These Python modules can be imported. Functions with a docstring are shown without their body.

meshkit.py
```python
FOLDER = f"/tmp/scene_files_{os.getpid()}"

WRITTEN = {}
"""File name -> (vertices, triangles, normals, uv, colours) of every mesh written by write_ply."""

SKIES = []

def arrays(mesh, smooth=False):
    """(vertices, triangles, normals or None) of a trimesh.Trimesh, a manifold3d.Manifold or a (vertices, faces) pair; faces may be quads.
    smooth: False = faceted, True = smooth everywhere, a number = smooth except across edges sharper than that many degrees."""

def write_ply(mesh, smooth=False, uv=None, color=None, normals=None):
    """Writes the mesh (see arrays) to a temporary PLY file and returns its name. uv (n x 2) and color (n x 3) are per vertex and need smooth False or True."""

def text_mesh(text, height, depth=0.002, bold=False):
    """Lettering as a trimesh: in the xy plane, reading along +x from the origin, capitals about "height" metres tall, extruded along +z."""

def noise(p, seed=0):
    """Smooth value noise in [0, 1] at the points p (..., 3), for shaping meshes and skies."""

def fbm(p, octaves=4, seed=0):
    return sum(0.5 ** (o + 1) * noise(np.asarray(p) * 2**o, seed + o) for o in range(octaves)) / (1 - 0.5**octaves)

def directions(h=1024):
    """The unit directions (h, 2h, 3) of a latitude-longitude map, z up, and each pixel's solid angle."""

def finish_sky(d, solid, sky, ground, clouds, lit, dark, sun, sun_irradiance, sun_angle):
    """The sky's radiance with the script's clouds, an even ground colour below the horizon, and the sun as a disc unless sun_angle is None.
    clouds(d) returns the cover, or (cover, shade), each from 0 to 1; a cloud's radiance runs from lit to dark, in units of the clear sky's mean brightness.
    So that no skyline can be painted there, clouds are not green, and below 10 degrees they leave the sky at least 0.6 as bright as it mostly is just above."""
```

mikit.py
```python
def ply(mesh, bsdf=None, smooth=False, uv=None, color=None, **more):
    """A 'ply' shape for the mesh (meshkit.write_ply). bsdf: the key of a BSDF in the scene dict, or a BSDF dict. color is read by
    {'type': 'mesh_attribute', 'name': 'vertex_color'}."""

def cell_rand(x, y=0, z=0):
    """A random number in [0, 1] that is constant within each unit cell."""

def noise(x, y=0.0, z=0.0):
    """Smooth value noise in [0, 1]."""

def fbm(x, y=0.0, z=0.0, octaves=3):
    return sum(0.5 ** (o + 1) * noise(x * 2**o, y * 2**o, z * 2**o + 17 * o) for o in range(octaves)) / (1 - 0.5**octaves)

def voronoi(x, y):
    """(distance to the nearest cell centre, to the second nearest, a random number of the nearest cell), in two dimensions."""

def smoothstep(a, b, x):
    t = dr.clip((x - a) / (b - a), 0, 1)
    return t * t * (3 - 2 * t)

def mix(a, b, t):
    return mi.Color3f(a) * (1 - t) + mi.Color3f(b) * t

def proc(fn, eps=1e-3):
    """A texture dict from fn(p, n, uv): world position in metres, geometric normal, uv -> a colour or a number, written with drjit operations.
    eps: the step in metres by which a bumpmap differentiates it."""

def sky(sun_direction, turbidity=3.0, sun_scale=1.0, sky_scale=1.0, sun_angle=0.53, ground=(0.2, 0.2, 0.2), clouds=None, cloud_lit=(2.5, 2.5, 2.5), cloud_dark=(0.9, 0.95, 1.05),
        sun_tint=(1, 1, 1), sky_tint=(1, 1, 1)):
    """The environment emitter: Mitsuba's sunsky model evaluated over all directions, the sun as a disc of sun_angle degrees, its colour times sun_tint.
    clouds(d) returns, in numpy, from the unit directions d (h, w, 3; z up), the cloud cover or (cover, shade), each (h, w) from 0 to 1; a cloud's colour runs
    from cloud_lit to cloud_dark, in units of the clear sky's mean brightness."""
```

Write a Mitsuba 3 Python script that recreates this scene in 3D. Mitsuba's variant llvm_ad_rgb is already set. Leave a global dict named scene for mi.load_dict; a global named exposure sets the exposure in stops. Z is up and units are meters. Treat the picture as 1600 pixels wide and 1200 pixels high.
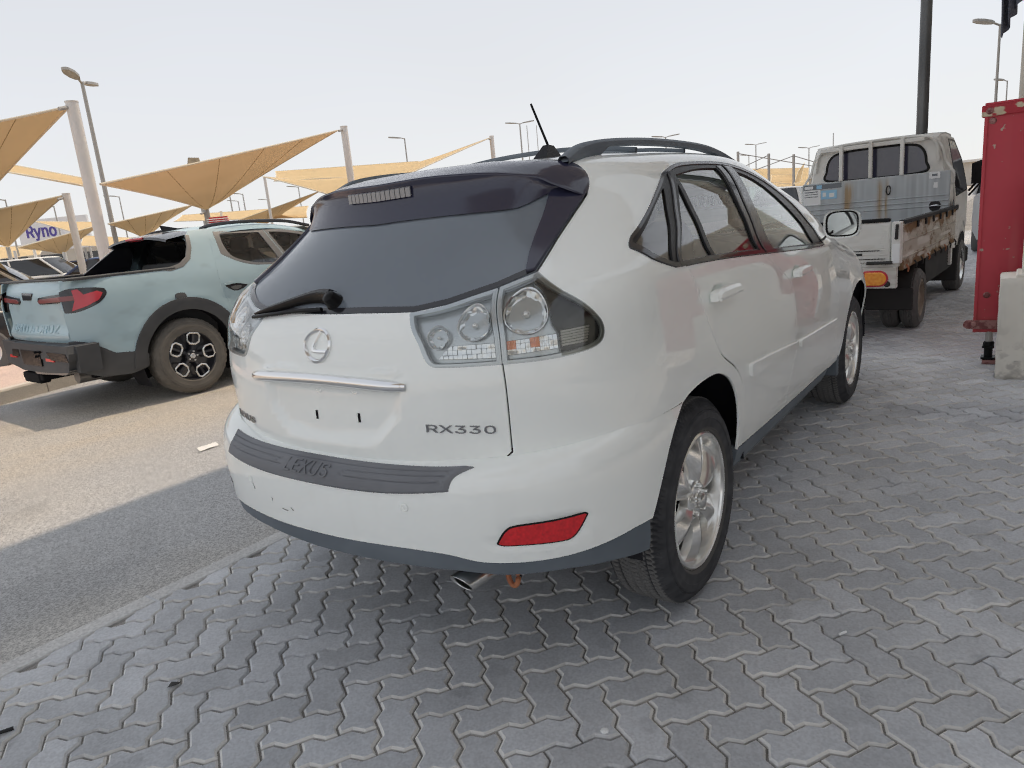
import math, random
import numpy as np, trimesh, shapely, mapbox_earcut
from shapely import affinity
from shapely.geometry import Polygon, LineString, Point, box, MultiPolygon
from scipy.interpolate import RectBivariateSpline, CubicSpline, PchipInterpolator
import drjit as dr
import mitsuba as mi
import mikit, meshkit
from mikit import proc, noise, fbm, voronoi, cell_rand, smoothstep, mix
rng = random.Random(7)
npr = np.random.default_rng(7)
T = mi.ScalarTransform4f

# ---------------------------------------------------------------- camera, sky, sun, exposure
CAM = np.array([-2.2025, -1.7227, 1.3619])
RIGHT = np.array([0.57371245, -0.81395231, -0.09129981])
DOWN = np.array([-0.23530414, -0.05702237, -0.9702476])
FWD = np.cross(RIGHT, DOWN)
exposure = 2.5
scene = {}
labels = {}
scene['camera'] = {'type': 'perspective', 'fov': math.degrees(2 * math.atan(800 / 1095.34)), 'fov_axis': 'x', 'near_clip': 0.05, 'far_clip': 5000.0,
                   'to_world': T().look_at(origin=CAM.tolist(), target=(CAM + FWD).tolist(), up=(-DOWN).tolist())}


def haze_cover(d):
    # thin even dust haze: denser towards the horizon, faintly mottled
    up = np.clip(d[..., 2], 0, 1)
    m = meshkit.fbm(np.stack([d[..., 0] * 2.2, d[..., 1] * 2.2, d[..., 2] * 4.0], -1) + 11.3, 3)
    cover = np.clip(0.90 - 0.12 * up + 0.10 * (m - 0.5), 0, 1)
    shade = np.clip(0.10 + 0.75 * up ** 0.7 + 0.25 * (m - 0.5), 0, 1)
    return cover, shade


scene['sky'] = mikit.sky([0.34, -0.09, 0.93], turbidity=6, sun_scale=0.27, clouds=haze_cover, cloud_lit=(1.08, 1.055, 1.02), cloud_dark=(0.67, 0.69, 0.715),
                         ground=(0.29, 0.275, 0.25), sun_tint=(1.0, 0.96, 0.90))

# ---------------------------------------------------------------- helpers
USED = {}


def key_of(name, parent=None):
    base = (parent + '__' if parent else '') + name
    n = USED.get(base, 0)
    while True:
        k = base if n == 0 else '%s_%03d' % (base, n)
        n += 1
        if k not in USED and k not in scene:
            break
    USED[base] = n
    USED.setdefault(k, 1 if k == base else 0)
    return k


def add(name, mesh, bsdf, parent=None, smooth=35, to_world=None, **kw):
    """one entry; mesh = trimesh / (V,F) / (V,F,N)"""
    k = key_of(name, parent)
    if isinstance(mesh, tuple) and len(mesh) == 3:
        path = meshkit.write_ply((mesh[0], mesh[1]), False, normals=mesh[2])
        d = {'type': 'ply', 'filename': path, 'face_normals': False, 'bsdf': {'type': 'ref', 'id': bsdf}}
    else:
        d = mikit.ply(mesh, bsdf, smooth=smooth, **kw)
    if to_world is not None:
        d['to_world'] = to_world
    scene[k] = d
    return k


def put(name, src, parent, to_world=None, bsdf=None):
    """another entry that shares the mesh of the dict src"""
    k = key_of(name, parent)
    d = dict(src)
    if to_world is not None:
        d['to_world'] = to_world
    if bsdf:
        d['bsdf'] = {'type': 'ref', 'id': bsdf}
    scene[k] = d
    return k


def thing(name, label, cat, group=None):
    k = key_of(name)
    labels[k] = {'label': label, 'category': cat}
    if group:
        labels[k]['group'] = group
    return k


def tag(k, label, cat=None, group=None, kind=None):
    labels[k] = {'label': label}
    if cat: labels[k]['category'] = cat
    if group: labels[k]['group'] = group
    if kind: labels[k]['kind'] = kind
    return k


def struct(name, mesh, bsdf, label, smooth=35, kind='structure', cat='ground'):
    k = add(name, mesh, bsdf, smooth=smooth)
    labels[k] = {'label': label, 'category': cat, 'kind': kind}
    return k


def cat_(ms):
    """join meshes ((V,F) or trimesh) into one (V,F)"""
    V, F, n = [], [], 0
    for m in ms:
        v, f = (np.asarray(m[0], float), np.asarray(m[1], int)) if isinstance(m, tuple) else (np.asarray(m.vertices), np.asarray(m.faces))
        if f.shape[1] == 4:
            f = np.vstack([f[:, [0, 1, 2]], f[:, [0, 2, 3]]])
        V.append(v); F.append(f + n); n += len(v)
    return np.vstack(V), np.vstack(F)


def xf(m, R=None, t=(0, 0, 0)):
    v, f = m if isinstance(m, tuple) else (np.asarray(m.vertices), np.asarray(m.faces))
    v = np.asarray(v, float)
    if R is not None:
        v = v @ np.asarray(R).T
    return v + np.asarray(t, float), f


def rotz(a):
    c, s = math.cos(a), math.sin(a)
    return np.array([[c, -s, 0], [s, c, 0], [0, 0, 1.]])


def rotx(a):
    c, s = math.cos(a), math.sin(a)
    return np.array([[1., 0, 0], [0, c, -s], [0, s, c]])


def roty(a):
    c, s = math.cos(a), math.sin(a)
    return np.array([[c, 0, s], [0, 1., 0], [-s, 0, c]])


def bx(x0, x1, y0, y1, z0, z1, ch=0.0):
    """box, with chamfered edges when ch > 0"""
    if ch <= 0:
        v = np.array([[x, y, z] for x in (x0, x1) for y in (y0, y1) for z in (z0, z1)], float)
        f = np.array([[0, 1, 3, 2], [4, 6, 7, 5], [0, 4, 5, 1], [2, 3, 7, 6], [0, 2, 6, 4], [1, 5, 7, 3]])
        return v, np.vstack([f[:, [0, 1, 2]], f[:, [0, 2, 3]]])
    pts = []
    for sx in (0, 1):
        for sy in (0, 1):
            for sz in (0, 1):
                p = np.array([(x0, x1)[sx], (y0, y1)[sy], (z0, z1)[sz]], float)
                d = np.array([1 - 2 * sx, 1 - 2 * sy, 1 - 2 * sz]) * ch
                for m in ((0, 1, 1), (1, 0, 1), (1, 1, 0)):
                    pts.append(p + d * np.array(m))
    h = trimesh.convex.convex_hull(np.array(pts))
    return np.asarray(h.vertices), np.asarray(h.faces)


def tube(p, r, sides=10, cap=True):
    p = np.asarray(p, float)
    r = np.broadcast_to(np.asarray(r, float), (len(p),))
    t = np.gradient(p, axis=0)
    t /= np.linalg.norm(t, axis=1, keepdims=True) + 1e-12
    ref = np.array([0, 0, 1.]) if abs(t[:, 2]).mean() < .8 else np.array([1., 0, 0])
    a = np.cross(t, ref); a /= np.linalg.norm(a, axis=1, keepdims=True) + 1e-12
    b = np.cross(a, t)
    g = np.arange(sides) * 2 * np.pi / sides
    v = (p[:, None] + r[:, None, None] * (np.cos(g)[None, :, None] * a[:, None] + np.sin(g)[None, :, None] * b[:, None])).reshape(-1, 3)
    i, j = np.meshgrid(np.arange(len(p) - 1), np.arange(sides), indexing='ij')
    q = np.stack([i * sides + j, i * sides + (j + 1) % sides, (i + 1) * sides + (j + 1) % sides, (i + 1) * sides + j], -1).reshape(-1, 4)
    f = np.vstack([q[:, [0, 1, 2]], q[:, [0, 2, 3]]])
    if cap:
        n = len(v)
        v = np.vstack([v, p[:1], p[-1:]])
        s = np.arange(sides)
        f = np.vstack([f, np.stack([(s + 1) % sides, s, s * 0 + n], 1), np.stack([n - 1 - sides + 1 + s, n - 1 - sides + 1 + (s + 1) % sides, s * 0 + n + 1], 1)])
    return v, f


def lathe(prof, n=48, axis='y'):
    """profile rows (r, h) turned round the axis; y axis: h along +y"""
    prof = np.asarray(prof, float)
    g = np.arange(n) * 2 * np.pi / n
    r, h = prof[:, 0], prof[:, 1]
    if axis == 'y':
        v = np.stack([np.cos(g)[:, None] * r, np.broadcast_to(h, (n, len(h))), np.sin(g)[:, None] * r], -1)
    else:
        v = np.stack([np.cos(g)[:, None] * r, np.sin(g)[:, None] * r, np.broadcast_to(h, (n, len(h)))], -1)
    m = len(prof)
    i, j = np.meshgrid(np.arange(n), np.arange(m - 1), indexing='ij')
    q = np.stack([i * m + j, i * m + j + 1, ((i + 1) % n) * m + j + 1, ((i + 1) % n) * m + j], -1).reshape(-1, 4)
    if axis != 'y':
        q = q[:, ::-1]
    return v.reshape(-1, 3), np.vstack([q[:, [0, 1, 2]], q[:, [0, 2, 3]]])


def grid_faces(n, m, flip=False, wrap=False):
    i, j = np.meshgrid(np.arange(n if wrap else n - 1), np.arange(m - 1), indexing='ij')
    q = np.stack([i * m + j, ((i + 1) % n) * m + j, ((i + 1) % n) * m + j + 1, i * m + j + 1], -1).reshape(-1, 4)
    if flip:
        q = q[:, ::-1]
    return np.vstack([q[:, [0, 1, 2]], q[:, [0, 2, 3]]])


def earcut(poly):
    rings = [np.asarray(poly.exterior.coords)[:-1]] + [np.asarray(r.coords)[:-1] for r in poly.interiors]
    v = np.vstack(rings)
    return v, mapbox_earcut.triangulate_float64(v, np.cumsum([len(r) for r in rings]).astype(np.uint32)).reshape(-1, 3).astype(int)


def polys(g):
    if g.is_empty: return []
    if g.geom_type == 'Polygon': return [g]
    return [p for p in getattr(g, 'geoms', []) for p in polys(p)]


def extrude(poly, h, bevel=0.0):
    """polygon in xy up to z = h; optional chamfer round the top edge"""
    out = []
    for p in polys(poly):
        p = shapely.geometry.polygon.orient(p)
        top = p.buffer(-bevel, join_style=2) if bevel else p
        for q in polys(top):
            v, f = earcut(q)
            n = len(v)
            a = v[f]
            s = np.cross(a[:, 1] - a[:, 0], a[:, 2] - a[:, 0])
            f = np.where((s < 0)[:, None], f[:, ::-1], f)
            out.append((np.column_stack([v, np.full(n, h)]), f))
        v, f = earcut(p)
        a = v[f]; s = np.cross(a[:, 1] - a[:, 0], a[:, 2] - a[:, 0])
        f = np.where((s > 0)[:, None], f[:, ::-1], f)
        out.append((np.column_stack([v, np.zeros(len(v))]), f))
        for r in [p.exterior] + list(p.interiors):
            c = np.asarray(r.coords)[:-1]; n = len(c)
            i = np.arange(n); j = (i + 1) % n
            z1 = h - bevel
            vv = np.vstack([np.column_stack([c, np.zeros(n)]), np.column_stack([c, np.full(n, z1)])])
            out.append((vv, np.vstack([np.stack([i, j, j + n], 1), np.stack([i, j + n, i + n], 1)])))
            if bevel:
                ct = np.asarray(r.coords)[:-1]
                pv, nx = np.roll(ct, 1, 0), np.roll(ct, -1, 0)
                d1 = ct - pv; d1 /= np.linalg.norm(d1, axis=1, keepdims=True) + 1e-12
                d2 = nx - ct; d2 /= np.linalg.norm(d2, axis=1, keepdims=True) + 1e-12
                nn = np.stack([-(d1[:, 1] + d2[:, 1]), d1[:, 0] + d2[:, 0]], 1)
                nn /= np.linalg.norm(nn, axis=1, keepdims=True) + 1e-12
                co = np.clip((nn * np.stack([-d1[:, 1], d1[:, 0]], 1)).sum(1), .4, 1)
                ci = ct + nn * (bevel / co)[:, None]
                vv = np.vstack([np.column_stack([c, np.full(n, z1)]), np.column_stack([ci, np.full(n, h)])])
                out.append((vv, np.vstack([np.stack([i, j, j + n], 1), np.stack([i, j + n, i + n], 1)])))
    return cat_(out)


def clip_grid(poly, h):
    """triangulates a polygon on a square grid of step h: (points, triangles)"""
    x0, y0, x1, y1 = poly.bounds
    i0, i1, j0, j1 = int(math.floor(x0 / h)), int(math.ceil(x1 / h)), int(math.floor(y0 / h)), int(math.ceil(y1 / h))
    I, J = [a.ravel() for a in np.meshgrid(np.arange(i0, i1), np.arange(j0, j1), indexing='ij')]
    bxs = shapely.box(I * h, J * h, (I + 1) * h, (J + 1) * h)
    shapely.prepare(poly)
    ins = shapely.contains_properly(poly, bxs)
    hit = shapely.intersects(poly, bxs) & ~ins
    V, F, n = [], [], 0
    I1, J1 = I[ins], J[ins]
    if len(I1):
        q = np.stack([np.stack([I1, J1], 1), np.stack([I1 + 1, J1], 1), np.stack([I1 + 1, J1 + 1], 1), np.stack([I1, J1 + 1], 1)], 1) * h
        V.append(q.reshape(-1, 2)); b = np.arange(len(I1)) * 4
        F.append(np.vstack([np.stack([b, b + 1, b + 2], 1), np.stack([b, b + 2, b + 3], 1)])); n = len(I1) * 4
    for g in shapely.intersection(bxs[hit], poly):
        for p in polys(g):
            if p.area < 1e-10: continue
            v, f = earcut(p)
            a = v[f]; s = np.cross(a[:, 1] - a[:, 0], a[:, 2] - a[:, 0])
            f = np.where((s < 0)[:, None], f[:, ::-1], f)
            V.append(v); F.append(f + n); n += len(v)
    V = np.vstack(V); F = np.vstack(F)
    _, idx, inv = np.unique(np.round(V / 1e-7).astype(np.int64), axis=0, return_index=True, return_inverse=True)
    F = inv.ravel()[F]
    ok = (F[:, 0] != F[:, 1]) & (F[:, 1] != F[:, 2]) & (F[:, 0] != F[:, 2])
    return V[idx], F[ok]


def spl(pts, closed=False, n=8, corner=()):
    """smooth curve through the points (Catmull-Rom); points whose index is in corner stay sharp"""
    p = np.asarray(pts, float); m = len(p); out = []
    for i in range(m if closed else m - 1):
        a, b = p[i], p[(i + 1) % m]
        pa = p[(i - 1) % m] if (closed or i > 0) and i not in corner else 2 * a - b
        nb = (i + 1) % m
        pb = p[(i + 2) % m] if (closed or i + 2 < m) and nb not in corner else 2 * b - a
        if i in corner: pa = a - (b - a) * .5
        if nb in corner: pb = b + (b - a) * .5
        t = np.linspace(0, 1, n, endpoint=False)[:, None]
        out.append(.5 * (2 * a + (b - pa) * t + (2 * pa - 5 * a + 4 * b - pb) * t ** 2 + (3 * a - pa - 3 * b + pb) * t ** 3))
    if not closed: out.append(p[-1:])
    return np.vstack(out)


def P(pts, closed=True, n=6, corner=(), rnd=0.0):
    q = Polygon(spl(pts, True, n, corner)).buffer(0)
    if rnd: q = q.buffer(-rnd).buffer(2 * rnd).buffer(-rnd)
    return q


def text_poly(text, height, bold=False):
    m = meshkit.text_mesh(text, height, 0.002, bold)
    return m
# ---------------------------------------------------------------- materials
def rgb(*c): return {'type': 'rgb', 'value': list(c)}


def mat(name, base, rough=0.5, metallic=0.0, spec=0.5, coat=0.0, coat_gloss=0.9, bump=None, bump_scale=1.0, two=True, **kw):
    d = {'type': 'principled', 'base_color': base if isinstance(base, dict) else rgb(*base), 'roughness': rough if isinstance(rough, dict) else float(rough),
         'metallic': float(metallic), 'specular': float(spec), **kw}
    if coat:
        d['clearcoat'] = float(coat); d['clearcoat_gloss'] = float(coat_gloss)
    if bump is not None:
        d = {'type': 'bumpmap', 'nested': d, 'arbitrary': bump, 'scale': float(bump_scale)}
    if two:
        d = {'type': 'twosided', 'bsdf': d}
    scene[name] = d
    return name


def paver_col(p, n, uv):
    big = fbm(p.x * 1.1, p.y * 1.1, 0, 3)
    fine = fbm(p.x * 160, p.y * 160, 3, 2)
    mid = fbm(p.x * 9 + 4, p.y * 9, 1, 3)
    dusty = smoothstep(.45, .72, fbm(p.x * .55 + 7, p.y * .55 + 2, 5, 3))
    edge = smoothstep(-0.4, 1.1, p.y)                      # dust drifts towards the road
    base = mix((.405, .423, .450), (.51, .527, .552), big)
    base = mix(base, (.58, .585, .59), .35 * dusty + .30 * edge)
    spots = smoothstep(.74, .80, fbm(p.x * 7.1 + 31, p.y * 7.1 + 5, 2, 3))
    base = base * (1 - .12 * spots)
    c = base * (.74 + .30 * fine + .22 * mid)
    sandy = smoothstep(.975, .86, n.z) * smoothstep(.18, .55, fbm(p.x * 2.3 + 5, p.y * 2.3, 9, 3))      # drift sand lies on the chamfers
    return mix(c, (.66, .645, .61), .75 * sandy)


for i_, g_ in enumerate((0.90, 1.0, 1.10, 0.95, 1.05)):
    def pc(p, n, uv, g=g_): return paver_col(p, n, uv) * g
    mat('paver_%d' % i_, proc(pc), .88, spec=.3, bump=proc(lambda p, n, uv: fbm(p.x * 240, p.y * 240, 1, 2), eps=.0012), bump_scale=.0012)


def grout_col(p, n, uv):
    return mix((.16, .155, .15), (.36, .345, .32), fbm(p.x * 5, p.y * 5, 0, 3)) * (.75 + .5 * noise(p.x * 300, p.y * 300))


mat('grout', proc(grout_col), .95, spec=.2)


def asphalt_col(p, n, uv):
    g1 = noise(p.x * 130, p.y * 130, 0); g2 = noise(p.x * 260 + 5, p.y * 260, 3)
    big = fbm(p.x * .5 + 3, p.y * .9, 0, 4)
    sand = smoothstep(2.2, 4.2, p.y + 1.4 * (big - .5)) * smoothstep(7.5, 5.4, p.y)
    near = smoothstep(1.6, 1.12, p.y + .25 * (fbm(p.x * 4, p.y * 4, 2, 3) - .5))
    c = mix((.34, .345, .355), (.43, .43, .425), big)
    c = mix(c, (.43, .375, .30), .62 * sand * (.55 + .75 * fbm(p.x * 1.6, p.y * 3.1, 7, 4)))
    c = mix(c, (.45, .43, .39), .55 * near)
    c = c * (.50 + .55 * g1 + .45 * g2)
    stain = smoothstep(.66, .8, fbm(p.x * 1.3 + 9, p.y * 1.3 + 3, 5, 3))
    return c * (1 - .12 * stain)


mat('asphalt', proc(asphalt_col), .93, spec=.25, bump=proc(lambda p, n, uv: noise(p.x * 150, p.y * 150, 0) + .5 * noise(p.x * 310, p.y * 310, 3), eps=.002), bump_scale=.003)
mat('lot_ground', proc(lambda p, n, uv: mix((.33, .29, .24), (.43, .37, .30), fbm(p.x * .15, p.y * .15, 0, 4)) * (.95 + .1 * noise(p.x * 20, p.y * 20))), .95, spec=.2)
mat('kerb_concrete', proc(lambda p, n, uv: mix((.46, .46, .455), (.60, .595, .58), fbm(p.x * 5, p.y * 5, p.z * 5, 4)) * (.80 + .35 * noise(p.x * 140, p.y * 140, p.z * 140))), .92, spec=.25)
mat('kerb_pale', proc(lambda p, n, uv: mix((.50, .46, .40), (.62, .57, .50), fbm(p.x * 4, p.y * 4, p.z * 4, 4)) * (.85 + .25 * noise(p.x * 120, p.y * 120, p.z * 120))), .92, spec=.25)
mat('island_paving', proc(lambda p, n, uv: mix((.50, .38, .33), (.60, .47, .40), fbm(p.x * 3, p.y * 3, 0, 4)) * (.85 + .25 * noise(p.x * 90, p.y * 90))), .92, spec=.2)


def dusty_white(p, n, uv):
    dust = smoothstep(.45, .8, fbm(p.x * 2.1 + 3, p.y * 2.1, p.z * 2.6, 4)) * smoothstep(1.0, .35, p.z)
    streak = smoothstep(.62, .8, noise(p.x * 30, p.y * 30, p.z * 3.0)) * smoothstep(1.05, .5, p.z)
    return mix(mix((.925, .955, .93), (.86, .86, .82), .30 * dust), (.76, .75, .70), .08 * streak)


scene['white_paint'] = {'type': 'twosided', 'bsdf': {'type': 'plastic', 'diffuse_reflectance': proc(dusty_white), 'int_ior': 1.58, 'nonlinear': False}}
mat('black_gloss', (.012, .012, .016), .08, spec=.6, coat=.8, coat_gloss=.98)
mat('spoiler_black', (.026, .027, .055), .14, spec=.6, coat=.6, coat_gloss=.95)
mat('trim_black', (.009, .009, .010), .30, spec=.16)
mat('high_lamp', (.30, .30, .31), .3, metallic=.4)
mat('truck_glass', (.028, .028, .055), .06, spec=.6, coat=1.0, coat_gloss=.99)
mat('plastic_dark', proc(lambda p, n, uv: mix((.085, .105, .128), (.17, .195, .22), fbm(p.x * 6, p.y * 6, p.z * 6, 3))), .55, spec=.4, bump=proc(lambda p, n, uv: noise(p.x * 500, p.y * 500, p.z * 500), eps=.0008), bump_scale=.0005)
mat('rubber_pad', proc(lambda p, n, uv: mix((.12, .125, .14), (.22, .23, .25), fbm(p.x * 7, p.y * 7, p.z * 7, 3))), .6, spec=.4)
mat('under_black', (.010, .010, .012), .8, spec=.2)
mat('well_black', (.014, .014, .018), .75, spec=.3)
mat('chrome', (.86, .86, .86), .06, metallic=1.0)
mat('satin_metal', (.74, .74, .72), .22, metallic=1.0)


def alloy_col(p, n, uv): return mix((.88, .88, .86), (.70, .69, .66), smoothstep(.45, .8, fbm(p.x * 16, p.y * 16, p.z * 16, 3)))


mat('alloy', proc(alloy_col), .17, metallic=.85, spec=.6)
mat('alloy_dark', (.022, .022, .022), .6)


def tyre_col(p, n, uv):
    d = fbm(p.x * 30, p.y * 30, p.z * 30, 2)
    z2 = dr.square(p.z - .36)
    r = dr.minimum(dr.sqrt(dr.square(p.x) + z2), dr.sqrt(dr.square(p.x - 2.715) + z2))      # colour by radius: tread tops paler, grooves darker
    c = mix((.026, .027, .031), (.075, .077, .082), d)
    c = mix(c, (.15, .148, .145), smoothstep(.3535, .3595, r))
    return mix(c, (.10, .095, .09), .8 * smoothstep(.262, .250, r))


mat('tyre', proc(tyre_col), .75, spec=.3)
mat('tyre_dusty', proc(lambda p, n, uv: mix((.095, .090, .084), (.20, .185, .165), fbm(p.x * 9, p.y * 9, p.z * 9, 3))), .85, spec=.2)
scene['glass_clear'] = {'type': 'thindielectric', 'int_ior': 1.5, 'specular_transmittance': rgb(.46, .56, .51)}
scene['glass_tint'] = {'type': 'thindielectric', 'int_ior': 1.52, 'specular_transmittance': rgb(.11, .105, .092)}
scene['glass_dark'] = {'type': 'thindielectric', 'int_ior': 1.52, 'specular_transmittance': rgb(.14, .15, .16)}
scene['lens_clear'] = {'type': 'thindielectric', 'int_ior': 1.5, 'specular_transmittance': rgb(.93, .94, .94)}
scene['lens_smoke'] = {'type': 'thindielectric', 'int_ior': 1.5, 'specular_transmittance': rgb(.55, .55, .51)}
mat('rear_glass_film', proc(lambda p, n, uv: mix((.17, .205, .25), (.29, .33, .375), fbm(p.x * 1.6, p.y * 1.6 + 3, p.z * 1.6, 3))), .12, spec=.6, coat=1.0, coat_gloss=.99)
mat('lamp_chrome', (.72, .74, .74), .16, metallic=1.0, bump=proc(lambda p, n, uv: noise(p.x * 60, p.y * 60, p.z * 60), eps=.001), bump_scale=.004)
mat('lamp_silver', (.50, .535, .545), .30, metallic=.8)
mat('lamp_back', (.085, .085, .075), .22, metallic=.5)
mat('lamp_amber', (.75, .30, .16), .3)
mat('reflector_red', proc(lambda p, n, uv: mix((.52, .006, .012), (.74, .012, .02), noise(p.y * 160, p.z * 160, p.x * 160))), .22, spec=.6, coat=.6)
mat('dark_chrome', (.30, .30, .31), .18, metallic=1.0)
mat('seat_cloth', (.34, .31, .27), .85)
mat('seat_dark', (.07, .07, .07), .8)
mat('interior_grey', (.20, .19, .18), .8)
mat('headliner', (.42, .41, .38), .9)
mat('rust_orange', proc(lambda p, n, uv: mix((.30, .10, .05), (.48, .20, .10), fbm(p.x * 60, p.y * 60, p.z * 60, 3))), .85)
mat('exhaust_dark', (.03, .03, .03), .7)
mat('mirror_glass', (.80, .84, .82), .01, metallic=1.0)
scene['rear_glass'] = {'type': 'blendbsdf', 'weight': 0.66, 'a': {'type': 'ref', 'id': 'glass_dark'}, 'b': {'type': 'ref', 'id': 'rear_glass_film'}}

mat('teal_paint', proc(lambda p, n, uv: mix((.35, .495, .56), (.41, .535, .58), fbm(p.x * 2, p.y * 2, p.z * 2, 3)) * (1 - .10 * smoothstep(.5, .8, fbm(p.x * 5, p.y * 5, p.z * 9, 3)))), .30, spec=.5, coat=1.0, coat_gloss=.96)
mat('cladding', proc(lambda p, n, uv: mix((.045, .049, .056), (.10, .103, .108), fbm(p.x * 4, p.y * 4, p.z * 5, 3))), .6, spec=.4)
mat('taupe_trim', (.21, .205, .20), .35, metallic=.4)
mat('lamp_red', (.55, .03, .05), .2, spec=.6, coat=1.0)
mat('lamp_red_dark', (.22, .05, .05), .25, spec=.6, coat=1.0)
mat('lamp_black', (.015, .015, .02), .12, spec=.6, coat=1.0)
mat('dark_glass', (.018, .02, .024), .05, spec=.6, coat=1.0, coat_gloss=.99)
mat('silver_edge', (.80, .80, .79), .25, metallic=.9)
mat('bed_dark', (.03, .03, .033), .7)
mat('canopy_white', (.72, .71, .69), .8)


def truck_white_col(p, n, uv):
    g = fbm(p.x * 3.0, p.y * 3.0, p.z * 3.0, 4)
    sc_ = smoothstep(.55, .75, noise(p.x * 14, p.y * 9, p.z * 40))
    c = mix((.70, .70, .665), (.56, .545, .50), smoothstep(.4, .85, g))
    return mix(c, (.33, .28, .21), .35 * sc_ * smoothstep(1.15, .5, p.z))


mat('truck_white', proc(truck_white_col), .45, spec=.5, coat=.3)


def headboard_col(p, n, uv):
    c = mix((.40, .44, .46), (.50, .53, .54), fbm(p.x * 2, p.y * 3, p.z * 3, 3))
    st = 0
    for yc, w in ((.005, .045), (-.335, .028), (-.41, .015), (.03, .016)):
        st = st + dr.exp(-dr.square((p.y - yc + .02 * (noise(p.z * 6, yc * 40) - .5)) / w)) * (.45 + .75 * noise(p.y * 90, p.z * 7))
    st = dr.minimum(st, 1) * smoothstep(1.50, 1.36, p.z)
    c = mix(c, (.36, .23, .09), st * .8)
    return c * (.86 + .28 * noise(p.y * 40, p.z * 3, p.x * 3))


mat('headboard_grey', proc(headboard_col), .5, spec=.4)


def worn_side_col(p, n, uv):
    g = fbm(p.x * 3.2, p.y * 3, p.z * 9, 4)
    c = mix((.40, .37, .31), (.56, .53, .47), g)
    rust = smoothstep(.50, .78, fbm(p.x * 7 + 3, p.y * 7, p.z * 11, 4) + .32 * smoothstep(.14, .0, dr.minimum(dr.abs(p.z - .66), dr.abs(p.z - 1.04))))
    c = mix(c, (.20, .12, .06), rust)
    pale = smoothstep(.66, .8, noise(p.x * 2.4, p.z * 22, 4))
    return mix(c, (.72, .70, .66), .6 * pale)


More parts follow.
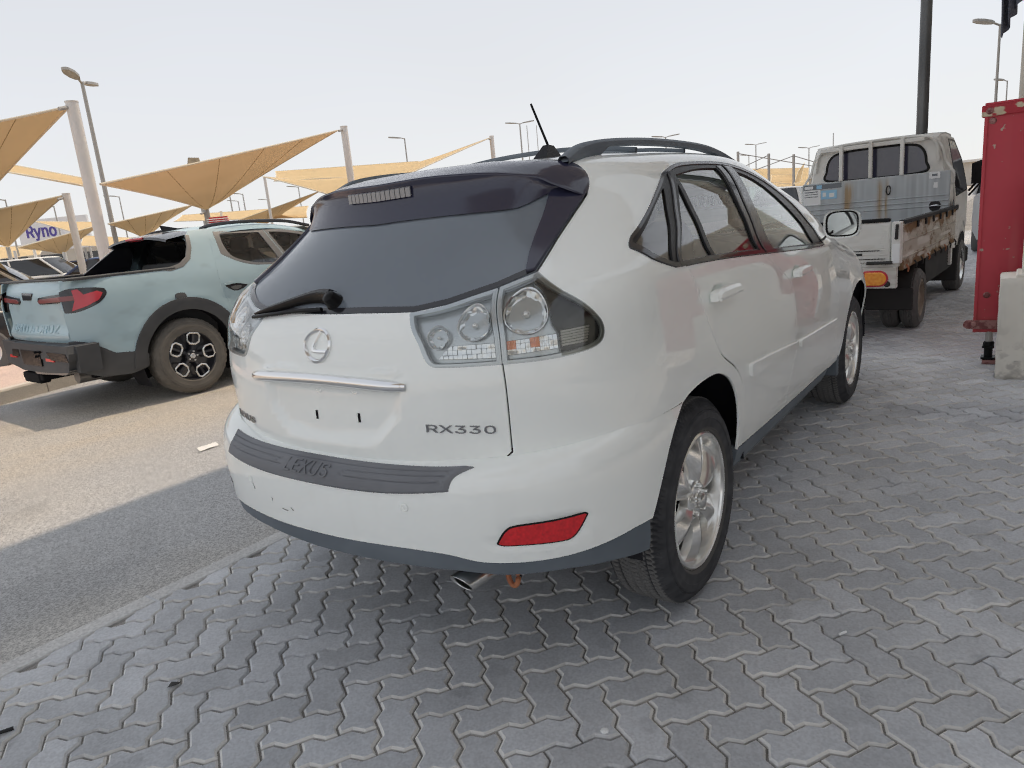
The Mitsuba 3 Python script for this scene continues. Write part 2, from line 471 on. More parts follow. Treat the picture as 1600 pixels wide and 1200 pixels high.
mat('worn_side', proc(worn_side_col), .75, spec=.3)
mat('truck_dark', proc(lambda p, n, uv: mix((.018, .019, .022), (.06, .058, .055), fbm(p.x * 3, p.y * 3, p.z * 3, 3))), .7, spec=.3)
mat('rim_brown', proc(lambda p, n, uv: mix((.20, .16, .12), (.36, .31, .25), fbm(p.x * 12, p.y * 12, p.z * 12, 3))), .6, spec=.4)
mat('lamp_orange', proc(lambda p, n, uv: mix((.80, .22, .02), (.90, .42, .05), noise(p.y * 60, p.z * 60, 0))), .22, spec=.6, coat=1.0)
mat('sticker_white', (.78, .80, .80), .5)
mat('sticker_blue', (.30, .55, .75), .5)
mat('sticker_dark', (.16, .18, .20), .5)


def red_col(p, n, uv):
    big = fbm(p.y * 1.6 + 3, p.z * 1.1, p.x, 4)
    c = mix((.42, .028, .048), (.56, .07, .09), big)
    streak = smoothstep(.5, .9, noise(p.y * 16, p.z * 1.3, 4))
    c = mix(c, (.50, .10, .11), .45 * streak)
    chip = smoothstep(.78, .82, fbm(p.y * 26, p.z * 26, 2, 3))
    low = smoothstep(.5, .26, p.z)
    c = mix(c, (.45, .33, .28), chip)
    return mix(c, (.26, .07, .05), .5 * low * noise(p.y * 30, p.z * 30))


mat('red_steel', proc(red_col), .48, spec=.45)


def peel_col(p, n, uv):
    f = fbm(p.y * 9 + 1, p.z * 14, p.x * 9, 4)
    c = mix((.62, .54, .40), (.50, .42, .30), noise(p.y * 30, p.z * 30))
    return mix(c, (.40, .04, .055), smoothstep(.50, .56, f))


mat('peeling_paint', proc(peel_col), .7, spec=.3)
mat('rusty_strap', proc(lambda p, n, uv: mix((.36, .19, .18), (.20, .07, .07), smoothstep(.4, .65, fbm(p.y * 40, p.z * 40, p.x * 40, 3)))), .75, spec=.3)


def plaster_col(p, n, uv):
    low = smoothstep(.40, .02, p.z + .16 * (fbm(p.y * 6, p.z * 6, p.x * 6, 3) - .5))
    c = mix((.80, .775, .71), (.70, .67, .60), fbm(p.x * 3, p.y * 3, p.z * 3, 4))
    dirt = smoothstep(.52, .66, fbm(p.x * 12, p.y * 12, p.z * 12, 4))
    c = mix(c, (.38, .36, .33), .75 * low * dirt)
    spots = smoothstep(.72, .8, fbm(p.x * 40, p.y * 40, p.z * 40, 3))
    return c * (1 - .35 * spots * low)


mat('old_plaster', proc(plaster_col), .9, spec=.2, bump=proc(lambda p, n, uv: fbm(p.x * 25, p.y * 25, p.z * 25, 4), eps=.003), bump_scale=.012)
mat('pole_dark', proc(lambda p, n, uv: mix((.07, .075, .08), (.14, .145, .15), noise(p.x * 12, p.y * 12, p.z * 1.5))), .35, metallic=.5)
mat('pole_white', (.74, .72, .69), .5, spec=.4)
mat('pole_galv', (.42, .41, .39), .5, metallic=.4)
mat('flag_cloth', (.10, .11, .14), .85)
mat('beige_pole', proc(lambda p, n, uv: mix((.52, .49, .43), (.60, .57, .50), noise(p.x * 4, p.y * 4, p.z * 5))), .6)


def sail_col(p, n, uv): return mix((.60, .455, .265), (.66, .51, .31), fbm(p.x * .8, p.y * .8, p.z * 2, 3))


scene['shade_cloth'] = {'type': 'principledthin', 'base_color': proc(sail_col), 'roughness': .8, 'diff_trans': .31, 'spec_trans': 0.0, 'eta': 1.3}
mat('seam_brown', proc(lambda p, n, uv: mix((.30, .23, .15), (.50, .42, .30), noise(p.x * 4, p.y * 4, p.z * 4))), .8)
mat('sail_seam', (.34, .235, .12), .8)
mat('sail_hem', (.70, .62, .48), .8)
mat('steel_cable', (.30, .29, .28), .5, metallic=.5)
mat('billboard_white', (.80, .80, .81), .5)
mat('print_purple', (.10, .075, .34), .5)
mat('red_box', (.55, .06, .05), .5)
mat('maroon_fascia', (.11, .03, .035), .5)
mat('building_wall', (.55, .52, .47), .8)
mat('facade_tan', (.50, .485, .43), .8)
for nm_, c_ in (('car_beige', (.52, .47, .38)), ('car_white', (.76, .76, .74)), ('car_blue', (.05, .085, .20)), ('car_grey', (.22, .225, .23)), ('car_silver', (.50, .51, .52)), ('car_black', (.02, .02, .022))):
    mat(nm_, c_, .3, spec=.5, coat=1.0, coat_gloss=.95)
# ---------------------------------------------------------------- the white car: body surfaces in its own charts
XS=np.array([-.95,-.3,.1,.5,.9,1.3,1.7,2.1,2.5,3.0,3.45,3.6,3.68])
#            k0   1    2    3    4    5    6    7    8    9    10   11
YS=np.array([
 [.83,.875,.897,.905,.902,.893,.872,.790,.705,.610,.42,0],  # -.95
 [.83,.885,.905,.912,.908,.898,.876,.795,.710,.615,.42,0],  # -.3
 [.83,.890,.910,.917,.913,.902,.880,.798,.710,.615,.42,0],  # .1
 [.83,.890,.910,.918,.914,.903,.880,.798,.708,.612,.42,0],  # .5
 [.83,.890,.910,.918,.914,.902,.878,.797,.707,.610,.42,0],  # .9
 [.83,.890,.910,.918,.912,.900,.876,.798,.712,.615,.42,0],  # 1.3
 [.83,.890,.910,.916,.910,.896,.872,.806,.742,.650,.44,0],  # 1.7
 [.83,.890,.908,.912,.905,.890,.866,.820,.782,.700,.48,0],  # 2.1
 [.83,.888,.905,.908,.895,.870,.835,.800,.760,.660,.44,0],  # 2.5
 [.82,.880,.900,.900,.875,.840,.790,.740,.690,.600,.40,0],  # 3.0
 [.70,.740,.760,.770,.760,.740,.700,.650,.600,.520,.34,0],
 [.48,.52,.54,.55,.54,.52,.49,.45,.42,.36,.24,0],
 [.02,.02,.02,.02,.02,.02,.02,.02,.02,.02,.01,0]]) # 3.45
ZS=np.array([
 [.30,.45,.62,.80,.95,1.08,1.195,1.29,1.39,1.47,1.49,1.5],
 [.30,.45,.62,.80,.95,1.08,1.190,1.31,1.43,1.52,1.55,1.56],
 [.30,.45,.62,.80,.95,1.07,1.180,1.325,1.468,1.545,1.574,1.586],
 [.30,.45,.62,.80,.95,1.06,1.165,1.325,1.490,1.563,1.588,1.6],
 [.30,.45,.62,.80,.94,1.05,1.145,1.315,1.490,1.566,1.59,1.602],
 [.30,.45,.62,.79,.93,1.035,1.125,1.285,1.445,1.535,1.566,1.58],
 [.30,.45,.62,.78,.92,1.02,1.105,1.225,1.345,1.430,1.495,1.520],
 [.30,.45,.62,.77,.90,1.005,1.090,1.155,1.225,1.290,1.345,1.365],
 [.30,.45,.62,.76,.88,.985,1.050,1.080,1.105,1.125,1.150,1.160],
 [.30,.45,.60,.73,.84,.930,.985,1.010,1.030,1.045,1.070,1.080],
 [.30,.42,.55,.66,.75,.820,.870,.895,.912,.930,.955,.965],
 [.30,.41,.53,.64,.73,.79,.83,.85,.865,.88,.90,.905],
 [.30,.41,.53,.64,.73,.79,.82,.84,.85,.86,.87,.875]])
SY=RectBivariateSpline(XS,np.arange(12),YS,kx=3,ky=3)
SZ=RectBivariateSpline(XS,np.arange(12),ZS,kx=3,ky=3)
KK=np.arange(12)
X0=CubicSpline(KK,[.74,.80,.855,.868,.858,.838,.790,.615,.440,.355,.28,.24])
ZR=CubicSpline(KK,[.30,.45,.62,.80,.95,1.05,1.130,1.310,1.480,1.545,1.558,1.566])
XC=PchipInterpolator(KK,[.30,.30,.30,.30,.30,.31,.32,.12,-.06,-.10,-.12,-.14])
PP=PchipInterpolator(KK,[2.2,2.2,2.25,2.3,2.42,2.38,2.17,2.2,2.35,2.5,2.5,2.5])
KB=.13
def suv_S(a,k):
    """body surface, right half for a>0, mirrored for a<0 -> (...,3)"""
    a=np.asarray(a,float);k=np.asarray(k,float); sg=np.where(a<0,1.,-1.); a=np.abs(a)
    th=np.clip(a,0,1)*np.pi/2; p=PP(k); c=np.clip(np.cos(th),0,1);s=np.sin(th)
    r=(c**p+s**p)**(-1/p); x0=X0(k);xc=XC(k)
    x=np.where(a<1,-xc-(x0-xc)*r*c,-xc+(a-1)); q=np.where(a<1,r*s,1.)
    kk=np.clip(k,0,11)
    y=SY(x,kk,grid=False)*q; z=SZ(x,kk,grid=False); zr=ZR(k); g=np.clip(q,0,1)**2*(np.where(a<1,1,1))
    z=zr+(z-zr)*g
    return np.stack([x,y*sg,z],-1)
# bumper surface: profile index j 0..7
BX=CubicSpline(np.arange(8),[.845,.905,.938,.947,.943,.930,.905,.86])
BZ=CubicSpline(np.arange(8),[.722,.703,.672,.61,.52,.43,.36,.30])
BW=CubicSpline(np.arange(8),[.900,.912,.922,.926,.924,.915,.89,.85])
BZS=CubicSpline(np.arange(8),[.791,.765,.72,.64,.53,.43,.36,.30])
def suv_B(a,j):
    a=np.asarray(a,float);j=np.asarray(j,float); sg=np.where(a<0,1.,-1.); a=np.abs(a)
    th=np.clip(a,0,1)*np.pi/2; p=2.55+0*j; c=np.clip(np.cos(th),0,1);s=np.sin(th); r=(c**p+s**p)**(-1/p); xc=.28
    x=np.where(a<1,-xc-(BX(j)-xc)*r*c,-xc+(a-1)); q=np.where(a<1,r*s,1.)
    y=BW(j)*q; z=BZ(j)+(BZS(j)-BZ(j))*np.clip(q,0,1)**3
    return np.stack([x,y*sg,z],-1)


suv_B.flip = True


def surf_normal(fn, a, k, kmax, e=1.2e-3):
    da = fn(a + e, k) - fn(a - e, k)
    k1, k0 = np.minimum(k + e * 6, kmax), np.maximum(k - e * 6, 0)
    n = np.cross(da, fn(a, k1) - fn(a, k0))
    if getattr(fn, 'flip', False): n = -n
    return n / np.maximum(np.linalg.norm(n, axis=-1, keepdims=True), 1e-12)


def panel(fn, poly, kmax, off=0.0, ret=0.012, h=.026, disp=None):
    """a piece of the surface fn over the chart polygon (a, b = k*KB), standing "off" proud, its rim turned in by "ret": (V, F, N)"""
    VV, FF, NN, n0 = [], [], [], 0
    for pl in polys(poly):
        if pl.area < 1e-6: continue
        pl = shapely.geometry.polygon.orient(shapely.segmentize(pl, h * .7))
        v, f = clip_grid(pl, h)

        def at(q):
            a, k = q[:, 0], np.clip(q[:, 1] / KB, 0, kmax)
            o = off + (disp(q[:, 0], q[:, 1]) if disp is not None else 0.0)
            n = surf_normal(fn, a, k, kmax)
            p = fn(a, k) + n * (o[:, None] if np.ndim(o) else o)
            return p, n
        p, n = at(v)
        if disp is not None:
            e = 1.5e-3
            pa, _ = at(v + [e, 0]); pb, _ = at(v - [e, 0]); pc_, _ = at(v + [0, e]); pd, _ = at(v - [0, e])
            n2 = np.cross(pa - pb, pc_ - pd) * (-1 if getattr(fn, 'flip', False) else 1); l = np.linalg.norm(n2, axis=1, keepdims=True)
            n = np.where(l > 1e-9, n2 / np.maximum(l, 1e-12), n)
        VV.append(p); FF.append(f + n0); NN.append(n); n0 += len(p)
        if ret:
            for r in [pl.exterior] + list(pl.interiors):
                c = np.asarray(r.coords)[:-1]
                p, n = at(c); m = len(c)
                t = np.roll(p, -1, 0) - np.roll(p, 1, 0)
                o = np.cross(t, n) * (-1 if getattr(fn, 'flip', False) else 1); o /= np.maximum(np.linalg.norm(o, axis=1, keepdims=True), 1e-12)
                rb = min(.0025, ret * .3)
                rows = [p, p - n * rb + o * rb * .6, p - n * ret + o * rb * .6]
                nr = [(n * .9 + o * .35), (n * .35 + o * .9), o]
                nr = [q / np.linalg.norm(q, axis=1, keepdims=True) for q in nr]
                V = np.vstack(rows); N = np.vstack(nr)
                i = np.arange(m); j = (i + 1) % m
                fs = []
                for a_ in (0, 1):
                    fs += [np.stack([i + a_ * m, i + (a_ + 1) * m, j + (a_ + 1) * m], 1), np.stack([i + a_ * m, j + (a_ + 1) * m, j + a_ * m], 1)]
                VV.append(V); FF.append(np.vstack(fs) + n0); NN.append(N); n0 += len(V)
    F = np.vstack(FF)
    return np.vstack(VV), F[:, ::-1] if getattr(fn, 'flip', False) else F, np.vstack(NN)


def CH(pts, n=6, corner=(), rnd=0.0):
    q = [(a, k * KB) for a, k in pts]
    return P(q, n=n, corner=corner, rnd=rnd)


def mirror_x(p): return affinity.scale(p, xfact=-1, origin=(0, 0))


def conform(m, fn, a0, k0, kmax, lift=0.0, rot=0.0):
    """lays a flat mesh (u right, v up, w out, metres) on the surface round the chart point (a0, k0)"""
    v, f = m if isinstance(m, tuple) else (np.asarray(m.vertices), np.asarray(m.faces))
    e = 1e-3
    a0_, k0_ = np.array([a0]), np.array([k0])
    da = (fn(a0_ + e, k0_) - fn(a0_ - e, k0_))[0] / (2 * e); dk = (fn(a0_, k0_ + e) - fn(a0_, k0_ - e))[0] / (2 * e)
    n = surf_normal(fn, a0_, k0_, kmax)[0]
    c, s = math.cos(rot), math.sin(rot)
    up = np.array([0, 0, 1.]) - n * n[2]; up /= np.linalg.norm(up); rt = np.cross(up, n)
    J = np.stack([[da @ rt, dk @ rt], [da @ up, dk @ up]])
    Ji = np.linalg.inv(J)
    uv = np.stack([v[:, 0] * c - v[:, 1] * s, v[:, 0] * s + v[:, 1] * c], 1)
    q = uv @ Ji.T + [a0, k0]
    nn = surf_normal(fn, q[:, 0], q[:, 1], kmax)
    return fn(q[:, 0], q[:, 1]) + nn * (v[:, 2] + lift)[:, None], f


def frame(fn, a, k, kmax):
    p = fn(np.array([a]), np.array([k]))[0]; n = surf_normal(fn, np.array([a]), np.array([k]), kmax)[0]
    up = np.array([0, 0, 1.]) - n * n[2]; up /= np.linalg.norm(up); rt = np.cross(up, n)
    return p, np.stack([rt, up, n], 1)
# ---------------------------------------------------------------- the white car: parts
def tyre_mesh(R, W, y0, nth=220, rows=46, tread=True, sgn=-1, rim_r=None):
    """tyre of outer radius R, width W, its outer face at y0 (sgn = side it looks to); geometry carries ribs, grooves and tread blocks"""
    rim_r = rim_r or R * .655
    prof = [(rim_r - .012, .035), (rim_r + .004, .012), (rim_r + .014, .003), (rim_r + .018, -.001), (rim_r + .024, .001), (rim_r + (R - rim_r) * .40, -.003), (rim_r + (R - rim_r) * .42, -.0055), (rim_r + (R - rim_r) * .60, -.0045), (rim_r + (R - rim_r) * .62, -.002), (R - .045, .003), (R - .040, .0005), (R - .034, .006), (R - .020, .016), (R - .006, .030)]
    tr = np.linspace(.036, W - .036, 25)
    prof += [(R - .0035 * abs((t - W / 2) / (W / 2)) ** 2, t) for t in tr]
    prof += [(R - .006, W - .030), (R - .020, W - .016), (R - .045, W - .004), (rim_r + (R - rim_r) * .5, W + .004), (rim_r, W - .02), (rim_r - .012, W - .04)]
    prof = np.array(prof); n = len(prof)
    th = np.arange(nth) * 2 * np.pi / nth
    r = np.broadcast_to(prof[:, 0], (nth, n)).copy(); h = np.broadcast_to(prof[:, 1], (nth, n)).copy()
    if tread:
        on = (prof[:, 1] > .028) & (prof[:, 1] < W - .028) & (prof[:, 0] > R - .012)
        groove = np.zeros(n)
        for g in (.28, .43, .57, .72):
            groove += np.exp(-((prof[:, 1] / W - g) / .017) ** 2)
        lat = ((np.arange(nth)[:, None] + (np.abs(prof[:, 1] - W / 2) / W * 16).astype(int)[None]) % 3 == 0)
        r -= np.where(on, .008 * np.clip(groove, 0, 1), 0)[None] + np.where(lat & on[None] & (groove < .3)[None], .0095, 0)
        sh = (prof[:, 0] > R - .03) & (prof[:, 0] < R - .004) & ~on
        r -= np.where(sh[None] & (np.arange(nth) % 3 == 0)[:, None], .006, 0)
    x, z = r * np.cos(th)[:, None], r * np.sin(th)[:, None]
    v = np.stack([x, (h if sgn < 0 else -h), z], -1).reshape(-1, 3)
    return v + [0, y0, 0], grid_faces(nth, n, flip=(sgn < 0), wrap=True)


def alloy_six(Rr, y0, sgn=-1):
    """six broad ridged spokes, hub, barrel and lip; outer face at y0"""
    ms = []
    lip = [(Rr + .004, .030), (Rr + .006, .004), (Rr, -.002), (Rr - .010, .002), (Rr - .014, .014), (Rr - .022, .10), (Rr - .03, .17)]
    ms.append(lathe(lip, 72))
    for i in range(6):
        sec = []
        for s in np.linspace(0, 1, 9):
            r = .050 + s * (Rr - .060)
            w = .026 + .058 * s ** 1.5
            dep = .020 - .015 * math.sin(math.pi * min(1, s * 1.02)) + .010 * s ** 3
            sec.append([(r, -w, dep + .040), (r, -w * .90, dep + .010), (r, -w * .12, dep - .006), (r, w * .12, dep - .006), (r, w * .90, dep + .022), (r, w, dep + .044)])
        v = np.array(sec)                       # radius, tangent, depth
        a = i * math.pi / 3 + .52
        x = v[..., 0] * math.cos(a) - v[..., 1] * math.sin(a); z = v[..., 0] * math.sin(a) + v[..., 1] * math.cos(a)
        ms.append((np.stack([x, v[..., 2], z], -1).reshape(-1, 3), grid_faces(9, 6)))
    hub = [(0.0, .006), (.030, .006), (.034, .012), (.062, .016), (.072, .022), (.074, .05)]
    ms.append(lathe(hub[::-1], 40))
    V, F = cat_(ms)
    if sgn > 0:
        V = V * [1, -1, 1]; F = F[:, ::-1]
    return V + [0, y0, 0], F


def hull_of(pts):
    h = trimesh.convex.convex_hull(np.asarray(pts, float)); return np.asarray(h.vertices), np.asarray(h.faces)


def rbox(c, s, r=.03, n=2):
    """rounded box"""
    c, s = np.asarray(c, float), np.asarray(s, float) / 2 - r
    sp = np.asarray(trimesh.creation.icosphere(n, r).vertices)
    return hull_of(np.vstack([sp + c + s * np.array([i, j, k]) for i in (-1, 1) for j in (-1, 1) for k in (-1, 1)]))


def white_car():
    t = thing('parked_suv', 'large white five-door car in the foreground, seen from behind', 'car')
    KM, JM = 11.0, 7.0
    S_, B_ = suv_S, suv_B
    # chart outlines (a, k): traced seams and edges of the car
    gate_edge = [(.458, 2.737), (.456, 3.268), (.452, 3.9), (.448, 4.393), (.446, 5.3), (.444, 6.242)]
    glass_base = [(0, 6.05), (.10, 6.05), (.17, 6.03), (.25, 5.99), (.33, 6.06), (.39, 6.16), (.444, 6.242)]
    glass_edge = [(.532, 6.45), (.561, 6.965), (.60, 7.481), (.63, 7.832)]
    gate = Polygon([(0, 2.49 * KB)] + [(a, k * KB) for a, k in [(.12, 2.50), (.231, 2.53), (.33, 2.53), (.394, 2.525), (.422, 2.545), (.440, 2.62)]] + [(a, k * KB) for a, k in gate_edge] + [(a, k * KB) for a, k in glass_base[::-1]]).buffer(0)
    gate = gate.union(mirror_x(gate)).buffer(.001)
    lamp_in = CH([(.247, 5.963), (.262, 5.5), (.276, 5.1), (.290, 4.62), (.304, 4.42), (.33, 4.385), (.40, 4.39), (.4475, 4.395), (.4435, 6.215), (.389, 6.135), (.331, 6.035), (.285, 5.985)], n=4, corner=(0, 7, 8))
    lamp_out = CH([(.457, 4.395), (.551, 4.414), (.63, 4.48), (.674, 4.565), (.695, 4.707), (.699, 4.95), (.683, 5.257), (.651, 5.644), (.593, 6.078), (.540, 6.405), (.455, 6.235)], n=4, corner=(0, 9, 10))
    rear_glass = Polygon([(0, 9.1 * KB)] + [(a, k * KB) for a, k in glass_base] + [(a, k * KB) for a, k in glass_edge] + [(.62, 8.3 * KB), (.56, 9.0 * KB)]).buffer(0)
    rear_glass = rear_glass.union(mirror_x(rear_glass)).buffer(.001)
    dlo = CH([(.803, 6.683), (.93, 7.25), (1.091, 8.025), (1.255, 8.259), (1.544, 8.265), (1.793, 8.225), (2.128, 8.115), (2.436, 7.983), (2.705, 7.643), (3.017, 6.79), (3.20, 5.90), (2.6, 5.92), (1.997, 5.951), (1.48, 5.987), (1.152, 5.978)], n=6, corner=(0, 2, 10, 14), rnd=.018)
    g_quarter = CH([(1.073, 7.70), (.96, 7.16), (.850, 6.63), (1.152, 6.085)], n=3, corner=(0, 2, 3), rnd=.008)
    g_rear_a = CH([(1.180, 7.90), (1.160, 7.93), (1.476, 6.095), (1.215, 6.065)], n=2, corner=(0, 1, 2, 3), rnd=.004)
    g_rear_b = CH([(1.190, 7.935), (1.42, 8.04), (1.642, 8.035), (2.005, 6.085), (1.505, 6.095)], n=3, corner=(0, 2, 3, 4), rnd=.006)
    g_rear_a = CH([(1.196, 7.72), (1.472, 6.10), (1.218, 6.07)], n=2, corner=(0, 1, 2), rnd=.004)
    g_front = CH([(1.835, 7.985), (2.077, 7.88), (2.329, 7.66), (2.61, 7.26), (2.80, 6.82), (2.985, 6.08), (2.218, 6.06)], n=4, corner=(0, 5, 6), rnd=.008)
    arch_pts = [(.880, 1.081), (.922, 1.851), (.994, 2.488), (1.064, 2.865), (1.168, 3.011), (1.296, 3.045), (1.398, 2.97), (1.504, 2.70), (1.575, 2.282), (1.613, 1.763), (1.632, 1.12), (1.64, .90)]
    seam_r = [(1.231, 5.95), (1.261, 5.365), (1.292, 4.647), (1.317, 4.256), (1.348, 3.845), (1.415, 3.347), (1.556, 2.878), (1.630, 2.463), (1.662, 2.094), (1.668, 1.673), (1.662, 1.233), (1.650, .95)]
    seam_m = [(2.063, 5.95), (2.214, 5.14), (2.365, 4.322), (2.396, 3.268), (2.425, 2.64), (2.436, 2.343), (2.401, 2.08), (2.340, 1.5), (2.318, 1.15), (2.320, .80)]
    seam_f = [(3.21, 5.90), (3.31, 4.6), (3.345, 3.0), (3.33, 2.0), (3.30, 1.2), (3.28, .67)]
    sc = lambda L: [(a, k * KB) for a, k in L]
    rear_door = Polygon(np.vstack([spl(sc(seam_r)), [(2.0, .86 * KB)], spl(sc(seam_m))[::-1], [(1.6, 6.1 * KB)]])).buffer(0).difference(dlo.buffer(.003))
    front_door = Polygon(np.vstack([spl(sc(seam_m)), [(2.8, .73 * KB)], spl(sc(seam_f))[::-1], [(2.6, 6.05 * KB)]])).buffer(0).difference(dlo.buffer(.003))
    # front arch from the circle round the front wheel
    fa = []
    for ph in np.linspace(-.12, math.pi + .12, 15):
        x, z = 2.715 + .445 * math.cos(ph), .375 + .43 * math.sin(ph)
        ks = np.linspace(0, 5, 200); zz = SZ(np.full(200, x), ks, grid=False)
        fa.append((x + 1 + float(XC(np.interp(z, zz, ks))), np.interp(z, zz, ks) * KB))
    farch = Polygon(fa + [(3.4, -.4), (4.6, -.4)]).buffer(0)
    rarch = Polygon(np.vstack([spl(sc(arch_pts)), [(1.64, -.5), (.6, -.5)]])).buffer(0)
    seam_b = [(.458, 2.737), (.521, 2.759), (.597, 2.789), (.681, 2.824), (.769, 2.883), (.9, 2.92), (1.064, 2.90), (1.15, 2.9)]
    side = Polygon(sc([(.452, 2.56), (.521, 2.63), (.597, 2.69), (.681, 2.75), (.769, 2.83), (.9, 2.89), (1.064, 2.89), (1.15, 2.9)]) + sc([(1.62, .92), (1.66, .93), (2.323, .797), (3.544, .60), (4.4, .45), (5.0, .5), (5.0, 11), (-.02, 11), (-.02, 9.0), (.50, 8.6), (.61, 7.9)]) + sc([(a, k) for a, k in glass_edge[::-1]]) + sc([(.455, 6.25), (.452, 4.4)])).buffer(0)
    side = side.difference(rarch).difference(farch)
    wind = CH([(2.18, 11), (2.22, 10.2), (2.35, 9.42), (2.75, 9.32), (3.15, 9.28), (3.28, 9.45), (3.33, 10.2), (3.35, 11)], n=4, corner=(0, 2, 5, 7))
    gap = .0040
    shell = side.difference(rear_glass.buffer(.006)).difference(lamp_out.buffer(.004)).difference(dlo.buffer(.002)).difference(rear_door.buffer(gap)).difference(front_door.buffer(gap)).difference(wind.buffer(.003)).difference(gate.buffer(.006))
    hood = Polygon(sc([(3.42, 7.6), (3.42, 11), (4.52, 11), (4.50, 8.2)])).buffer(.01)
    shell = shell.difference(hood.buffer(gap))
    ci = lambda L: np.array(L)
    rec = CH([(-.222, 3.95), (-.207, 3.734), (-.200, 3.3), (-.17, 2.95), (-.12, 2.74), (0, 2.70), (.121, 2.74), (.165, 2.83), (.203, 3.1), (.229, 3.469), (.236, 3.95)], n=5, corner=(0, 10))
    brow = CH([(-.235, 4.05), (-.182, 4.249), (-.09, 4.40), (.008, 4.43), (.10, 4.44), (.159, 4.42), (.216, 4.329), (.243, 4.08)], n=5, corner=(0, 7))

    def gate_disp(a, b):
        pts = shapely.points(a, b)
        d1 = np.where(shapely.contains_xy(rec, a, b), shapely.distance(rec.exterior, pts), 0)
        d2 = np.where(shapely.contains_xy(brow, a, b), shapely.distance(brow.exterior, pts), 0)
        s1 = np.clip(d1 / .03, 0, 1); s1 = s1 * s1 * (3 - 2 * s1)
        s2 = np.clip(d2 / .014, 0, 1); s2 = s2 * s2 * (3 - 2 * s2)
        return -.020 * s1 + .011 * s2

    W = 'white_paint'
    sh = add('body_shell', panel(S_, shell, KM, ret=.010), W, t)
    add('body_shell', panel(S_, mirror_x(shell), KM, ret=.010), W, t)
    add('hood', panel(S_, hood, KM), W, t); add('hood', panel(S_, mirror_x(hood), KM), W, t)
    gt = add('tailgate', panel(S_, gate.difference(lamp_in.union(mirror_x(lamp_in)).buffer(.003)), KM, ret=.03, h=.0165, disp=gate_disp), W, t)
    for sgn in (1, -1):
        m = (lambda p: p) if sgn > 0 else mirror_x
        s_ = sgn
        # ---- doors
        for nm, pl in (('rear_door', rear_door), ('front_door', front_door)):
            if nm == 'rear_door':
                hl, ml = (1.463, 4.955), [(1.703, 2.77), (2.395, 2.52), (2.41, 2.33), (1.715, 2.50)]
            else:
                hl, ml = (2.50, 4.835), [(2.462, 2.50), (3.262, 2.36), (3.272, 2.17), (2.475, 2.31)]
            def dish(a, b, hl=hl):
                d = np.hypot((np.abs(a) - hl[0] + .012) / .062, (b - hl[1] * KB - .004) / .040)
                return -.016 * np.clip(1 - d ** 2, 0, 1) ** 1.2
            dk = add(nm, panel(S_, m(pl.buffer(-.0024)), KM, ret=.007, h=.015, disp=dish), W, t)
            hp = P([(-.118, -.010), (-.10, .014), (0, .019), (.10, .017), (.118, .004), (.116, -.014), (.09, -.018), (-.10, -.019)], n=4)
            bar = extrude(hp, .036, .010); bar = (bar[0] * [sgn, 1, 1], bar[1][:, ::sgn])
            add('door_handle', conform((bar[0] + [0, 0, .006], bar[1]), S_, hl[0] * s_, hl[1], KM), W, dk, smooth=50)
            add('side_moulding', panel(S_, m(CH(ml, n=2, corner=(0, 1, 2, 3), rnd=.006)), KM, off=.014, ret=.016), W, dk)
        # ---- black strips standing in for the shade inside the shut lines
        for pl in (rear_door, front_door):
            add('door_seal', panel(S_, m(pl.buffer(.006).difference(pl.buffer(-.003)).difference(dlo.buffer(-.01))), KM, off=-.0040, ret=0, h=.03), 'under_black', t)
        add('bumper_seal', panel(S_, m(LineString(sc(seam_b[:-1])).buffer(.0055)), KM, off=-.0045, ret=0, h=.03), 'under_black', t)
        # ---- side windows
        tr = dlo.difference(g_quarter).difference(g_rear_a).difference(g_rear_b).difference(g_front)
        add('window_trim', panel(S_, m(tr), KM, off=.001, ret=.010, h=.02), 'trim_black', t)
        add('drip_moulding', panel(S_, m(dlo.buffer(.002).difference(dlo.buffer(-.012))), KM, off=.005, ret=.006, h=.02), 'black_gloss', t)
        bp = CH([(1.652, 8.10), (1.835, 8.12), (2.205, 6.02), (2.015, 6.02)], n=2, corner=(0, 1, 2, 3))
        add('window_pillar', panel(S_, m(bp), KM, off=.004, ret=.005), 'black_gloss', t)
        add('window_pillar', panel(S_, m(LineString(sc([(2.075, 6.0), (1.727, 8.12)])).buffer(.006)), KM, off=.007, ret=.004), 'trim_black', t)
        add('window_pillar', panel(S_, m(LineString(sc([(1.196, 6.03), (1.14, 8.0)])).buffer(.010)), KM, off=.006, ret=.007), 'black_gloss', t)
        for nm, pl, gl in (('quarter_window', g_quarter, 'glass_tint'), ('rear_window', g_rear_a, 'glass_tint'), ('rear_window', g_rear_b, 'glass_tint'), ('front_window', g_front, 'glass_clear')):
            add(nm, panel(S_, m(pl.buffer(.002)), KM, off=-.006, ret=0, h=.04), gl, t)
        # ---- tail lamps: lens over a bright housing with round bowls
        for nm, pl in (('tail_lamp_inner', lamp_in), ('tail_lamp', lamp_out)):
            par = t
            smoke = CH([(.532, 6.50), (.535, 6.265), (.565, 6.031), (.574, 5.627), (.572, 5.204), (.584, 4.925), (.584, 4.30), (.75, 4.2), (.75, 6.5)], n=3, corner=(0, 5, 6, 7, 8))
            lk = add('inner_tail_lamp' if nm != 'tail_lamp' else 'tail_lamp', panel(S_, m(pl.difference(smoke.buffer(.0005)) if nm == 'tail_lamp' else pl), KM, off=.004, ret=.014, h=.02), 'lens_clear', par)
            housing = pl.buffer(-.004)
            add('lamp_housing', panel(S_, m(housing.difference(smoke) if nm == 'tail_lamp' else housing), KM, off=-.020, ret=-.022, h=.02), 'lamp_silver', lk)
            add('lamp_rim', panel(S_, m(pl.buffer(.0035).difference(pl.buffer(-.006))), KM, off=.0015, ret=.012, h=.02), 'lamp_silver', lk)
